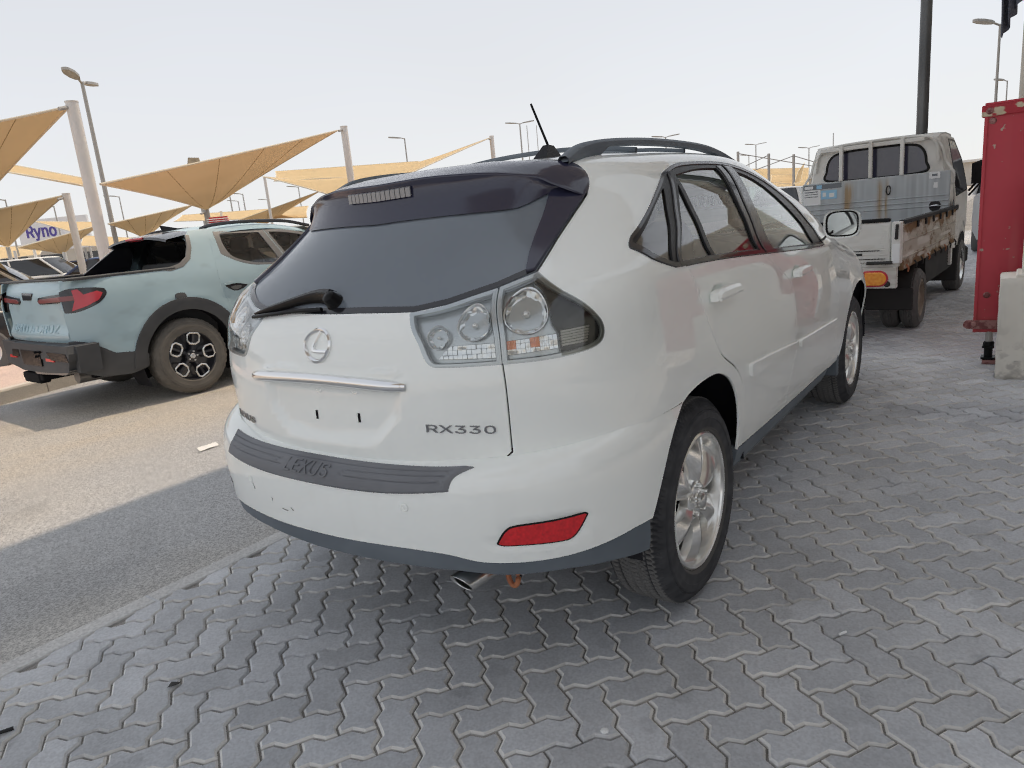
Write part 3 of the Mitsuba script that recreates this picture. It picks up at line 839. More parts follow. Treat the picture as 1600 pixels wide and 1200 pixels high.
            if nm == 'tail_lamp':
                add('smoked_lens', panel(S_, m(pl.intersection(smoke)), KM, off=.004, ret=.014, h=.02), 'lens_smoke', lk)
                add('lamp_backing', panel(S_, m(housing.intersection(smoke)), KM, off=-.022, ret=0, h=.02), 'lamp_back', lk)
                for q in range(6):
                    k0 = 4.66 + q * .062
                    lv = CH([(.588, k0 - .03), (.655 + .002 * q, k0 + .0), (.655 + .002 * q, k0 + .028), (.588, k0 + .006)], n=2, corner=(0, 1, 2, 3))
                    add('louvre', panel(S_, m(lv), KM, off=-.010, ret=.006, h=.02), 'satin_metal', lk)
                bowls = [(.516, 5.60, .068, .92)]; strip = [(.462, 4.56), (.578, 4.60), (.578, 4.93), (.462, 4.885)]
            else:
                bowls = [(.398, 5.50, .054, .92), (.317, 5.21, .034, 1.0)]; strip = [(.316, 4.555), (.440, 4.52), (.440, 4.88), (.343, 4.90)]
            for (a0, k0, r0, asp) in bowls:
                seg = 26; rows = []
                rr = [(r0, .004), (r0 * .97, .010), (r0 * .93, .008), (r0 * .9, .0), (r0 * .8, -.008), (r0 * .62, -.016), (r0 * .4, -.021), (r0 * .2, -.023), (.0005, -.023)]
                bm = lathe(rr[:4], seg, 'z'); add('lamp_bowl_ring', conform((bm[0] * [asp, 1, 1], bm[1]), S_, a0 * s_, k0, KM, lift=-.012), 'chrome', lk)
                bm = lathe(rr[3:], 22, 'z'); jit = npr.normal(0, .0022, bm[0].shape)
                add('lamp_bowl', conform((bm[0] * [asp, 1, 1] + jit, bm[1][:, ::-1]), S_, a0 * s_, k0, KM, lift=-.010), 'lamp_chrome', lk, smooth=False)
                cap = trimesh.creation.icosphere(2, r0 * .16); add('lamp_bulb', conform((np.asarray(cap.vertices) + [0, 0, -.012], np.asarray(cap.faces)), S_, a0 * s_, k0, KM), 'satin_metal', lk)
            sp = CH(strip, n=2, corner=(0, 1, 2, 3))
            minx, miny, maxx, maxy = sp.bounds
            ncol = 11 if nm == 'tail_lamp' else 12
            blocks = []
            for i in range(ncol):
                for j in range(3):
                    c = box(minx + (maxx - minx) * i / ncol + .0006, miny + (maxy - miny) * j / 3 + .0006, minx + (maxx - minx) * (i + 1) / ncol - .0006, miny + (maxy - miny) * (j + 1) / 3 - .0006).intersection(sp)
                    for g in polys(c):
                        if g.area > 1e-5:
                            amber = nm == 'tail_lamp' and i in (0, 1, 5, 6) and j >= 1
                            blocks.append((g, amber, rng.uniform(-.012, -.004)))
            for am in (False, True):
                L = [panel(S_, m(g), KM, off=o, ret=.008, h=.02) for g, b, o in blocks if b == am]
                if L:
                    add('crystal_strip' if not am else 'amber_strip', cat_([(v, f) for v, f, n in L]), 'lamp_chrome' if not am else 'lamp_amber', lk, smooth=False)
    # ---- lower black sill
    for m in (lambda p: p, mirror_x):
        sill = Polygon(sc([(1.66, .90), (2.323, .77), (3.30, .62), (3.30, .10), (2.3, .16), (1.68, .26)])).buffer(0)
        add('sill_cladding', panel(S_, m(sill), KM, off=-.004, ret=.05), 'plastic_dark', t)
    # ---- rear window, dark side bands, wiper, spoiler
    rg = add('tailgate_window', panel(S_, rear_glass.buffer(-.003), KM, off=-.001, ret=0.006, h=.03), 'rear_glass', t)
    for m in (lambda p: p, mirror_x):
        dark_band = CH([(.520, 7.95), (.509, 7.386), (.502, 6.842), (.509, 6.46), (.529, 6.475), (.558, 6.965), (.597, 7.481), (.627, 7.832), (.60, 8.05)], n=4, corner=(3, 4, 7))
        add('window_fin', panel(S_, m(dark_band), KM, off=.010, ret=.012), 'spoiler_black', t)  # black glass edge plus the darker reflection of the curve, put into one band
    frit = rear_glass.buffer(-.003).difference(rear_glass.buffer(-.017)).intersection(box(-1, 5 * KB, 1, 6.6 * KB))
    add('window_edge_band', panel(S_, frit, KM, off=.0012, ret=0), 'black_gloss', rg)
    return t, S_, B_, KM, JM, gt, sc


CAR = white_car()
def white_car_fittings():
    t, S_, B_, KM, JM, gt, sc = CAR
    W = 'white_paint'
    # ---- rear wiper
    ap, k_ = [], []
    for u, (a, k) in zip(np.linspace(0, 1, 9), spl([(0.0, 6.30), (-.047, 6.33), (-.113, 6.27), (-.228, 6.05), (-.297, 5.86)], n=2)):
        ap.append(frame(S_, a, k, KM))
    rows = []
    for i, (p, R) in enumerate(ap):
        u = i / (len(ap) - 1); w = .021 * (1 - u) ** .7 + .004; hgt = .030 * (1 - u) + .010
        for du, dn in ((-1.15, .004), (-.8, hgt * .75), (-.2, hgt), (.5, hgt * .9), (1.0, .004)):
            rows.append(p + R[:, 1] * (w * du + .006) + R[:, 2] * dn)
    V = np.array(rows); F = grid_faces(len(ap), 5)
    wk = add('rear_wiper', (V, np.vstack([F, F[:, ::-1]])[:len(F)]), 'trim_black', t, smooth=40)
    p, R = frame(S_, .004, 6.27, KM)
    lt = lathe([(.0005, .040), (.012, .039), (.020, .034), (.024, .022), (.027, .004), (.030, 0)], 28, 'z')
    add('wiper_pivot', (lt[0] @ R.T + p, lt[1]), 'trim_black', wk)
    bl = [frame(S_, a, k, KM) for a, k in spl([(-.02, 6.12), (-.12, 6.06), (-.22, 5.93), (-.29, 5.80)], n=3)]
    add('wiper_blade', tube(np.array([p + R[:, 2] * .010 for p, R in bl]), .0065, 8), 'trim_black', wk)
    # ---- roof spoiler with its high brake lamp
    ys = np.array([0, .10, .20, .30, .40, .48, .525, .56, .595, .62, .633])
    Fx = np.interp(ys, [0, .3, .48, .524, .562, .596, .622, .633], [-.16, -.185, -.218, -.195, -.178, -.183, -.204, -.243])
    Fz = np.interp(ys, [0, .3, .48, .524, .562, .596, .622, .633], [1.574, 1.562, 1.546, 1.538, 1.524, 1.499, 1.464, 1.428])
    Lx = np.interp(ys, [0, .1, .2, .3, .42, .525, .573, .61, .633], [-.505, -.50, -.482, -.455, -.402, -.349, -.322, -.297, -.272])
    Lz = np.interp(ys, [0, .2, .3, .42, .525, .573, .61, .633], [1.516, 1.520, 1.517, 1.510, 1.488, 1.460, 1.440, 1.424])
    ga = np.interp(ys, [0, .143, .322, .437, .488, .513, .531, .549, .60, .633], [0, .12, .275, .381, .433, .464, .493, .522, .60, .628])
    gk = np.interp(ys, [0, .143, .322, .437, .488, .513, .531, .549, .60, .633], [7.42, 7.45, 7.50, 7.54, 7.58, 7.67, 7.81, 7.93, 7.93, 7.85])
    G = S_(ga, gk) + surf_normal(S_, ga, gk, KM) * .004
    secs = []
    yy = np.concatenate([-ys[::-1], ys[1:]]); idx = np.concatenate([np.arange(len(ys))[::-1], np.arange(1, len(ys))])
    for y, i in zip(yy, idx):
        f = np.array([Fx[i], Fz[i]]); l = np.array([Lx[i], Lz[i]]); g = np.array([G[i, 0], G[i, 2]])
        gy = -G[i, 1] * (1 if y > 0 else -1)
        th = min(1.0, np.linalg.norm(f - l) / .25)
        sec = [(f[0] + .01, y, f[1] - .012), (f[0], y, f[1])]
        for u in (.25, .5, .75, .92):
            q = f * (1 - u) + l * u; sec.append((q[0], y, q[1] + .014 * th * math.sin(math.pi * u)))
        sec.append((l[0] - .004 * th, y, l[1] + .003 * th)); sec.append((l[0] - .006 * th, y, l[1] - .003)); sec.append((l[0] - .002, y, l[1] - .010 * th))
        for u in (.2, .45, .7, 1.0):
            q = (l + [0, -.010 * th]) * (1 - u) + g * u; s = .018 * th * math.sin(math.pi * u)
            sec.append((q[0] + s * .7, y * (1 - u) + (gy if y else 0) * u, q[1] + s * .5))
        secs.append(sec)
    V = np.array(secs).reshape(-1, 3)
    m = len(secs[0])
    # smooth resampling across the width
    Q = np.array(secs); tt = np.linspace(-1, 1, len(yy)); ts = np.concatenate([np.linspace(-1, -.6, 14), np.linspace(-.6, .6, 27)[1:-1], np.linspace(.6, 1, 14)])
    Q = PchipInterpolator(tt, Q, axis=0)(ts)
    SPO = Q
    spk = add('roof_spoiler', (Q.reshape(-1, 3), grid_faces(len(ts), m)), 'spoiler_black', t, smooth=50)
    # brake lamp bar on the lower face
    mid = lambda y, u: np.array([np.interp(y, Q[:, 9, 1], (Q[:, 8 + int(u), c] if u in (0, 1) else Q[:, 8, c] * (1 - u) + Q[:, 9, c] * u)) for c in (0, 1, 2)])
    lamps = []
    for i in range(14):
        y0, y1 = .145 - .29 * i / 14, .145 - .29 * (i + 1) / 14 + .003
        pts = []
        for y in (y0, y1):
            a = np.array([np.interp(-y, -Q[:, 8, 1][::-1] if False else Q[:, 8, 1] * 1.0, Q[:, 8, c]) for c in (0, 1, 2)]); b = np.array([np.interp(-y, Q[:, 10, 1], Q[:, 10, c]) for c in (0, 1, 2)])
            a[1] = b[1] = y
            for u in (.10, .78):
                for o in (0.0, -.006):
                    pts.append(a * (1 - u) + b * u + np.array([o * .8 - .003, 0, o * .6 - .003]))
        lamps.append(hull_of(pts))
    add('high_brake_lamp', cat_(lamps), 'high_lamp', spk, smooth=False)
    # ---- chrome bar, badge and lettering on the tailgate
    rows = []
    us = np.concatenate([[-.352, -.348], np.linspace(-.335, .335, 30), [.348, .352]])
    for u in us:
        e = 1 - (abs(u) / .352) ** 14; hh = .0165 * (.55 + .45 * e); dd = .022 * max(e, .05) + .006
        zc = -.012 * (u / .35) ** 2
        for dv, dw in ((-hh, .0), (-hh, dd * .6), (-hh * .3, dd), (hh * .5, dd * .9), (hh, dd * .55), (hh, 0)):
            rows.append((u, zc + dv, dw))
    V = np.array(rows); F = grid_faces(len(us), 6)
    add('chrome_bar', conform((V, F), S_, -.006, 4.01, KM, lift=.0), 'chrome', gt, smooth=60)
    ring = []
    for th in np.linspace(0, 2 * np.pi, 56, endpoint=False):
        c = np.array([.058 * math.cos(th), .043 * math.sin(th)])
        d = np.array([math.cos(th), math.sin(th)])
        ring.append([(*(c + d * r), h) for r, h in ((-.0058, 0), (-.0058, .006), (-.0015, .0095), (.0030, .006), (.0030, 0))])
    V = np.array(ring).reshape(-1, 3); F = grid_faces(56, 5, wrap=True)
    bd = add('badge', conform((V, F[:, ::-1]), S_, 0, 5.06, KM, lift=.0005), 'chrome', gt, smooth=50)
    # the slanted letter inside the oval
    L = Polygon([(.004, .0415), (.013, .0415), (-.008, .002), (-.014, -.010), (-.012, -.0145), (-.004, -.016), (.047, -.016), (.043, -.0235), (-.010, -.0235), (-.021, -.021), (-.024, -.012), (-.019, -.001)]).buffer(.0015).buffer(-.001)
    add('badge_letter', conform(extrude(L, .0075, .002), S_, 0, 5.06, KM, lift=.0005), 'chrome', gt, smooth=50)
    def letters(txt, H, width, a0, k0, fn, km, name, par, bsdf, rot=0.0, shear=0.0, thick=.004, lift=.0005):
        m = meshkit.text_mesh(txt, H, thick)
        v = np.asarray(m.vertices).copy()
        v[:, 0] -= (v[:, 0].max() + v[:, 0].min()) / 2; v[:, 0] *= width / (v[:, 0].max() - v[:, 0].min())
        v[:, 1] -= H / 2; v[:, 0] += shear * v[:, 1]
        v[:, 2] = np.where(v[:, 2] > 1e-6, thick, 0)
        add(name, conform((v, np.asarray(m.faces)), fn, a0, k0, km, lift=lift, rot=rot), bsdf, par, smooth=False)
    letters('RX330', .022, .205, .357, 3.13, S_, KM, 'lettering', gt, 'dark_chrome', rot=-.02)
    letters('LEXUS', .022, .20, -.365, 2.84, S_, KM, 'lettering', gt, 'dark_chrome')
    hole = lambda a, k, w, h: conform(extrude(box(-w, -h, w, h), .0016), S_, a, k, KM, lift=-.0196)
    for (a, k, w, h) in [(-.015, 3.75, .004, .004), (.098, 3.777, .004, .004), (-.031, 3.19, .0045, .014), (.103, 3.22, .0045, .014)]:
        add('mounting_hole', hole(a, k, w, h), 'under_black', gt)
    for (a, k) in [(-.015, 3.75), (.098, 3.777)]:
        rg_ = lathe([(.007, 0), (.0075, .003), (.012, .003), (.0125, 0)], 20, 'z')
        add('mounting_boss', conform(rg_, S_, a, k, KM, lift=-.0198), W, gt)
    # ---- bumper
    C_ = lambda L, n=4, corner=(), rnd=0: CH(L, n=n, corner=corner, rnd=rnd)
    edge_r = [(1.056, .641), (.996, 1.409), (.949, 2.015), (.911, 2.576), (.872, 3.252), (.843, 3.778), (.815, 4.31)]
    low = [(.807, 4.30), (.741, 4.33), (.65, 4.48), (.57, 4.6), (.50, 4.66), (.439, 4.67), (.385, 4.62), (.329, 4.43), (.26, 4.36), (.184, 4.37), (.05, 4.46), (-.10, 4.50), (-.25, 4.47), (-.329, 4.50), (-.45, 4.62), (-.57, 4.6), (-.741, 4.33), (-.815, 4.30)]
    right = sc([(1.12, .08)]) + sc(edge_r)
    poly = Polygon(sc([(-1.12, .08), (1.12, .08)]) + sc(edge_r) + [tuple(q) for q in spl(sc(low), n=4)] + [(-a, k) for a, k in sc(edge_r)[::-1]]).buffer(0)
    refl = C_([(.429, 4.06), (.434, 3.93), (.448, 3.68), (.470, 3.57), (.548, 3.535), (.611, 3.49), (.616, 3.53), (.598, 3.85), (.580, 4.07), (.556, 4.13), (.474, 4.12), (.44, 4.11)], n=4, corner=(0, 5, 6))
    reb = refl.buffer(.0035)
    both = reb.union(mirror_x(reb))
    # white bumper, a shallow dish round each reflector
    def bdisp(a, b):
        d = shapely.distance(refl.union(mirror_x(refl)), shapely.points(a, b))
        return -.006 * np.exp(-(d / .012) ** 2)
    bk = add('rear_bumper', panel(B_, poly.difference(both), JM, ret=.03, h=.03, disp=bdisp), W, t)
    val = Polygon([tuple(q) for q in spl(sc(low), n=4)] + sc([(-.82, 5.58), (-.7, 5.28), (-.57, 5.13), (-.436, 5.2), (-.336, 5.06), (-.235, 5.05), (-.02, 5.22), (.235, 5.05), (.336, 5.04), (.436, 5.19), (.569, 5.13), (.693, 5.27), (.82, 5.58)])).buffer(0)
    add('bumper_valance', panel(B_, val, JM, off=-.004, ret=.06), 'plastic_dark', bk)
    for m, lab in ((lambda p: p, 0), (mirror_x, 1)):
        rk = add('reflector', panel(B_, m(refl), JM, off=-.002, ret=.012, h=.012), 'reflector_red', t)
        add('reflector_rim', panel(B_, m(refl.buffer(.0022).difference(refl)), JM, off=-.001, ret=.01), 'trim_black', rk)
    pad = CH([(-.378, .62), (-.2, .62), (0, .62), (.2, .62), (.384, .68), (.352, 1.35), (.342, 2.20), (.2, 2.42), (0, 2.52), (-.2, 2.48), (-.355, 2.36), (-.352, 1.4)], n=5, corner=(0, 4, 6, 10), rnd=.003)
    grooves = []
    for j0, e in ((1.05, .345), (1.42, .335), (1.80, .325)):
        for s in (-1, 1):
            a_in = .0 if j0 == 1.05 else .105
            if j0 == 1.05:
                if s > 0: grooves.append(LineString(sc([(-e, j0 - .02), (0, j0), (e, j0)])))
            else:
                grooves.append(LineString(sc([(s * a_in, j0), (s * e, j0 - .04)])))
    grooves += [LineString(sc([(-.105, 1.35), (-.125, 1.82)])), LineString(sc([(.345, .95), (.322, 1.85)])), LineString(sc([(.09, 1.8), (.105, 1.42)]))]
    gu = shapely.union_all(grooves)

    def pdisp(a, b):
        pts = shapely.points(a, b)
        d = shapely.distance(gu, pts)
        de = np.where(shapely.contains_xy(pad, a, b), shapely.distance(pad.exterior, pts), 0)
        return .009 * np.clip(de / .010, 0, 1) ** .6 - .0035 * np.exp(-(d / .0034) ** 2)
    pk = add('step_pad', panel(B_, pad, JM, off=.001, ret=.004, h=.0075, disp=pdisp), 'rubber_pad', t)
    letters('LEXUS', .036, .20, -.012, 1.66, B_, JM, 'lettering', pk, 'rubber_pad', thick=.0055, shear=.25, lift=.0085)
    for (a, j) in [(-.236, 3.136), (.249, 2.943)]:
        sd = lathe([(.0005, .0025), (.006, .0025), (.0065, .0012), (.0088, .0012), (.0095, .003), (.0118, .0025), (.0125, 0)], 26, 'z')
        add('parking_sensor', conform((sd[0], sd[1]), B_, a, j, JM, lift=.0006), W, bk)
    add('bumper_scuff', cat_([conform(extrude(LineString([(x, y), (x + w, y + dy)]).buffer(.0012), .0006), B_, -.12, 3.9, JM) for x, y, w, dy in [(0, 0, .03, -.004), (.05, .012, .012, -.01), (-.05, .03, .002, -.012), (-.16, .06, .006, -.02)]]), 'trim_black', bk)
    # ---- exhaust and tow eye
    def tip(prof, n):
        v, f = lathe(prof, n, 'z')                                  # axis z -> x, mouth cut on the slant
        v = np.stack([v[:, 2], v[:, 0] * 1.12, v[:, 1] * .92], 1)
        v[:, 0] += -.72 * v[:, 2] * np.clip(1 - v[:, 0] / .10, 0, 1)
        return v @ rotz(-.08).T + [-.862, -.492, .383], f
    exk = add('exhaust_tip', tip([(.027, .10), (.028, .008), (.0295, .001), (.032, -.001), (.0345, .002), (.035, .04), (.035, .34)], 40), 'satin_metal', t, smooth=40)
    add('exhaust_bore', tip([(.0272, .02), (.0272, .14), (.001, .15)], 30), 'exhaust_dark', exk)
    hk = tube(np.array([[-.74, -.585 + .018 * math.cos(th), .372 + .034 * math.sin(th)] for th in np.linspace(0, 2 * np.pi, 22)]), .008, 8)
    add('tow_eye', cat_([hk, bx(-.77, -.70, -.62, -.56, .395, .425, .004), tube([(-.74, -.585, .40), (-.5, -.585, .42)], .012)]), 'rust_orange', t)
    # ---- mirrors
    for sg in (-1, 1):
        c = np.array([1.80, sg * .972, 1.198]); rows = []
        for u in np.linspace(0, 1, 12):
            f = math.sqrt(max(0, 1 - (max(0, u - .22) / .78) ** 2)) if u > .22 else 1.0
            rows.append([(c[0] + u * .115 - .012, c[1] + sg * (.088 * (abs(math.cos(th)) ** .55) * math.copysign(1, math.cos(th)) * f), c[2] + .072 * (abs(math.sin(th)) ** .6) * math.copysign(1, math.sin(th)) * f - .01 * u) for th in np.linspace(0, 2 * np.pi, 36, endpoint=False)])
        V = np.array(rows).reshape(-1, 3)
        mk = add('door_mirror', (V, np.vstack([grid_faces(12, 36), np.stack([np.arange(12)[:-1] * 36 + 35, np.arange(12)[:-1] * 36, np.arange(1, 12) * 36], 1), np.stack([np.arange(12)[:-1] * 36 + 35, np.arange(1, 12) * 36, np.arange(1, 12) * 36 + 35], 1)])), W, t, smooth=50)
        g = np.array(rows[0]); cc = g.mean(0)
        V = np.vstack([cc + (g - cc) * .90 + [.008, 0, 0], cc + (g - cc) * .80 + [.016, 0, 0]]); n = 36; i = np.arange(n); j = (i + 1) % n
        add('mirror_surround', (np.vstack([g, V[:36]]), np.vstack([np.stack([i, j, j + n], 1), np.stack([i, j + n, i + n], 1)])), W, mk)
        add('mirror_surround', (V, np.vstack([np.stack([i, j, j + n], 1), np.stack([i, j + n, i + n], 1)])), 'trim_black', mk)
        gl = np.vstack([V[36:] + [0, 0, 0], [cc + [.0155, 0, 0]]])
        add('mirror_glass', (gl, np.stack([i, j, i * 0 + 36], 1)), 'mirror_glass', mk)
        add('mirror_arm', cat_([hull_of([(1.78, sg * .845, 1.085), (1.90, sg * .840, 1.085), (1.80, sg * .90, 1.150), (1.88, sg * .90, 1.150), (1.78, sg * .86, 1.11), (1.88, sg * .86, 1.12)]), hull_of([(1.79, sg * .88, 1.13), (1.87, sg * .88, 1.13), (1.80, sg * .93, 1.155), (1.87, sg * .93, 1.155), (1.8, sg * .93, 1.17), (1.86, sg * .92, 1.17)])]), 'trim_black', mk)
    # ---- roof rails, cross bars, aerial
    for sg in (-1, 1):
        y = sg * .535
        path = spl([(-.21, 1.548), (-.10, 1.588), (.08, 1.611), (.40, 1.626), (.75, 1.628), (1.03, 1.619), (1.25, 1.594), (1.42, 1.563)], n=6)
        top = np.stack([path[:, 0], np.full(len(path), y), path[:, 1]], 1)
        rows = []
        for i, p in enumerate(top):
            u = p[0]; wv = .022; th = .026
            rows.append([(p[0], y + sg * .020, p[2] - th), (p[0], y + sg * .022, p[2] - .010), (p[0], y + sg * .010, p[2]), (p[0], y - sg * .012, p[2]), (p[0], y - sg * .020, p[2] - .010), (p[0], y - sg * .018, p[2] - th)])
        V = np.array(rows).reshape(-1, 3); F = grid_faces(len(top), 6, wrap=False)
        i = np.arange(len(top) - 1) * 6
        F = np.vstack([F, np.stack([i + 5, i, i + 6], 1), np.stack([i + 5, i + 6, i + 11], 1)])
        if sg > 0: F = F[:, ::-1]
        rk = add('roof_rail', (V, F), 'plastic_dark', t, smooth=45)
        for x0, x1, xa, xb in ((-.215, -.02, -.13, .11), (1.42, 1.22, 1.33, 1.12)):
            zt = lambda x: np.interp(x, path[:, 0], path[:, 1])
            zb = lambda x: float(SZ(x, 9.3)[0, 0]) - .01
            pts = [(x0, zb(x0)), (x1, zb(x1)), (xb, zt(xb) - .012), (xa, zt(xa) - .006)]
            add('rail_foot', hull_of([(x, y + sg * o, z) for x, z in pts for o in (-.017, .019)]), 'plastic_dark', rk, smooth=False)
    for xb, zm in ((.36, 1.630), (.84, 1.636)):
        p = [(xb, y, zm - .045 * (abs(y) / .52) ** 2.2 + .0) for y in np.linspace(-.52, .52, 21)]
        add('cross_bar', tube(p, .0095, 10), 'plastic_dark', t)
    ak = add('aerial', tube([(.10, -.30, 1.60), (.07, -.30, 1.645), (-.006, -.30, 1.757)], [.005, .0045, .004], 8), 'trim_black', t)
    add('aerial_base', hull_of([(.02, -.33, 1.572), (.02, -.27, 1.572), (.16, -.32, 1.57), (.16, -.28, 1.57), (.07, -.311, 1.622), (.07, -.289, 1.622), (.11, -.31, 1.62), (.11, -.29, 1.62)]), 'trim_black', ak)
    # ---- wheels
    yo = -.876
    tm_f = tyre_mesh(.362, .222, yo, 330); rm_f = alloy_six(.236, yo + .006)
    for i, (x, sg) in enumerate(((0, -1), (2.715, -1), (0, 1), (2.715, 1))):
        wk = key_of('wheel', t)
        rot = roty(.3 * i)
        tv, tf = tm_f; rv, rf = rm_f
        tv = tv @ rot.T; rv = rv @ roty(.1 - .25 * i).T
        if sg > 0:
            tv = tv * [1, -1, 1]; tf = tf[:, ::-1]; rv = rv * [1, -1, 1]; rf = rf[:, ::-1]
        o = np.array([x, 0, .360])
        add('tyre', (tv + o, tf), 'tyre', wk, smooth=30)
        rk = add('rim', (rv + o, rf), 'alloy', wk, smooth=32)
        ys_ = sg * .876
        for q in range(5):
            a = q * 2 * math.pi / 5 + .3
            nut = lathe([(.0005, -.010), (.008, -.010), (.0105, -.004), (.0105, .02)], 8, 'y')
            add('lug_nut', ((nut[0] * [1, -sg, 1]) + o + [.052 * math.cos(a), ys_ - sg * .012, .052 * math.sin(a)], nut[1] if sg < 0 else nut[1][:, ::-1]), 'satin_metal', wk)
        cp = lathe([(.0005, -.012), (.020, -.010), (.027, -.004), (.029, .006)], 28, 'y')
        add('hub_cap', ((cp[0] * [1, -sg, 1]) + o + [0, ys_ - sg * .004, 0], cp[1] if sg < 0 else cp[1][:, ::-1]), 'satin_metal', wk)
        bd_ = lathe([(.001, .075), (.14, .075), (.145, .09), (.215, .15)], 36, 'y')
        add('brake_disc', ((bd_[0] * [1, -sg, 1]) + o + [0, ys_, 0], bd_[1] if sg < 0 else bd_[1][:, ::-1]), 'alloy_dark', wk)
        # wheel housing
        g = np.linspace(-.05, math.pi + .05, 24)
        xs_, zs_ = x + .475 * np.cos(g), .375 + .455 * np.sin(g)
        rows = [[(a, sg * y, b) for y in (.868, .70, .52)] for a, b in zip(xs_, zs_)]
        V = np.array(rows).reshape(-1, 3); F = grid_faces(24, 3)
        back = np.vstack([np.stack([xs_, np.full(24, sg * .52), zs_], 1), [(x, sg * .52, .36)]]); i_ = np.arange(23)
        add('wheel_housing', cat_([(V, F), (back, np.stack([i_, i_ + 1, i_ * 0 + 24], 1))]), 'well_black', t)
    add('mud_flap', bx(2.215, 2.245, -.88, -.66, .29, .46, .006), 'plastic_dark', t)
    add('mud_flap', bx(2.215, 2.245, .66, .88, .29, .46, .006), 'plastic_dark', t)
    # ---- dark structure behind the panel gaps, floor
    sid = Polygon(sc([(-.02, .8), (1.70, .8), (3.5, .5), (4.95, .5), (4.95, 5.72), (1.1, 5.72), (.85, 5.9), (.46, 5.7), (-.02, 5.6)])).buffer(0)
    def ring_arch(x):
        L = []
        for ph in np.linspace(-.3, math.pi + .3, 18):
            xx, z = x + .455 * math.cos(ph), .375 + .44 * math.sin(ph)
            ks = np.linspace(0, 5, 200); zz = SZ(np.full(200, xx), ks, grid=False); k = np.interp(z, zz, ks)
            L.append((xx + 1 + float(XC(k)) if xx > -.3 else 1 - (-.3 - xx) * .75, k * KB))
        return Polygon(L + [(x + 1.9, -.4), (x + .8, -.4)]).buffer(0)
    sid = sid.difference(ring_arch(0)).difference(ring_arch(2.715))
    for m in (lambda p: p, mirror_x):
        add('inner_body', panel(S_, m(sid), KM, off=-.030, ret=0, h=.06), 'under_black', t)
        up = Polygon(sc([(.50, 6.3), (.85, 5.9), (1.1, 5.8), (4.0, 5.8), (4.0, 6.5), (2.4, 9.1), (2.2, 11), (-.02, 11), (-.02, 9.2), (.5, 8.9), (.62, 7.9)])).buffer(0)
        dl = Polygon(sc([(.82, 6.66), (1.10, 8.0), (1.3, 8.2), (1.8, 8.18), (2.43, 7.95), (2.70, 7.6), (3.0, 6.8), (3.15, 5.95), (1.15, 6.0)])).buffer(-.004)
        add('headliner', panel(S_, m(up.difference(dl)), KM, off=-.028, ret=0, h=.06), 'headliner', t)
    bi = Polygon(sc([(-.80, .35), (.80, .35), (.76, 4.2), (-.76, 4.2)]))
    add('bumper_core', panel(B_, bi, JM, off=-.035, ret=0, h=.06), 'under_black', t)
    add('underbody', cat_([bx(-.30, 3.3, -.52, .52, .30, .34), bx(.50, 2.22, -.74, .74, .345, .38)]), 'under_black', t)
    # ---- cabin
    wind = CH([(2.18, 11), (2.22, 10.2), (2.35, 9.42), (2.75, 9.32), (3.15, 9.28), (3.28, 9.45), (3.33, 10.2), (3.35, 11)], n=4, corner=(0, 2, 5, 7))
    for m in (lambda p: p, mirror_x):
        add('windscreen', panel(S_, m(wind.buffer(.004)), KM, off=-.004, ret=0, h=.06), 'glass_clear', t)
    add('cabin_floor', bx(-.55, 2.1, -.78, .78, .40, .45), 'interior_grey', t)
    dk = add('dashboard', hull_of([(x, y, z) for y in (-.76, .76) for x, z in ((1.62, .72), (1.66, .98), (1.80, 1.06), (2.2, 1.03), (2.2, .6), (1.75, .5))]), 'seat_dark', t, smooth=30)
    for y in (-.37, .37):
        s1 = rbox((.98, y, .66), (.52, .52, .20), .06); b1 = rbox((.62, y, .98), (.17, .50, .66), .07)
        b1 = xf(xf(b1, t=(-.62, 0, -.98)), roty(-.22), (.64, y, .98)) if False else xf((b1[0] - [.62, y, .98], b1[1]), roty(-.20), (.66, y, .98))
        sk = add('front_seat', cat_([s1, b1]), 'seat_cloth', t, smooth=60)
        hr = rbox((.545, y, 1.395), (.11, .27, .19), .05)
        add('headrest', cat_([hr, tube([(.56, y - .06, 1.20), (.55, y - .06, 1.36)], .007), tube([(.56, y + .06, 1.20), (.55, y + .06, 1.36)], .007)]), 'seat_cloth', sk, smooth=60)
    rb = add('rear_seat', cat_([rbox((.08, 0, .66), (.52, 1.30, .18), .06), xf((rbox((0, 0, 0), (.17, 1.30, .60), .07)[0], rbox((0, 0, 0), (.17, 1.30, .60), .07)[1]), roty(-.25), (-.22, 0, .95))]), 'seat_cloth', t, smooth=60)
    for y in (-.42, .42):
        add('headrest', rbox((-.31, y, 1.30), (.11, .26, .16), .05), 'seat_cloth', rb, smooth=60)
    a = np.linspace(0, 2 * np.pi, 40)
    Rw = roty(-.45)
    wheel = np.stack([0 * a, .185 * np.cos(a), .185 * np.sin(a)], 1) @ Rw.T + [1.50, .37, 1.01]
    swk = add('steering_wheel', cat_([tube(wheel, .015, 10)] + [tube([(1.515, .37, 1.005), tuple(np.array([0, .175 * math.cos(b), .175 * math.sin(b)]) @ Rw.T + [1.50, .37, 1.01])], .013, 8) for b in (.15, 3.0, 4.71)] + [rbox((1.515, .37, 1.0), (.06, .14, .12), .025)]), 'seat_dark', t, smooth=50)
    add('interior_mirror', rbox((1.45, 0, 1.455), (.02, .22, .06), .009), 'seat_dark', t)


white_car_fittings()
# ---------------------------------------------------------------- ground, road, kerbs, pavers
def quad(x0, x1, y0, y1, z):
    return np.array([[x0, y0, z], [x1, y0, z], [x1, y1, z], [x0, y1, z]], float), np.array([[0, 1, 2], [0, 2, 3]])


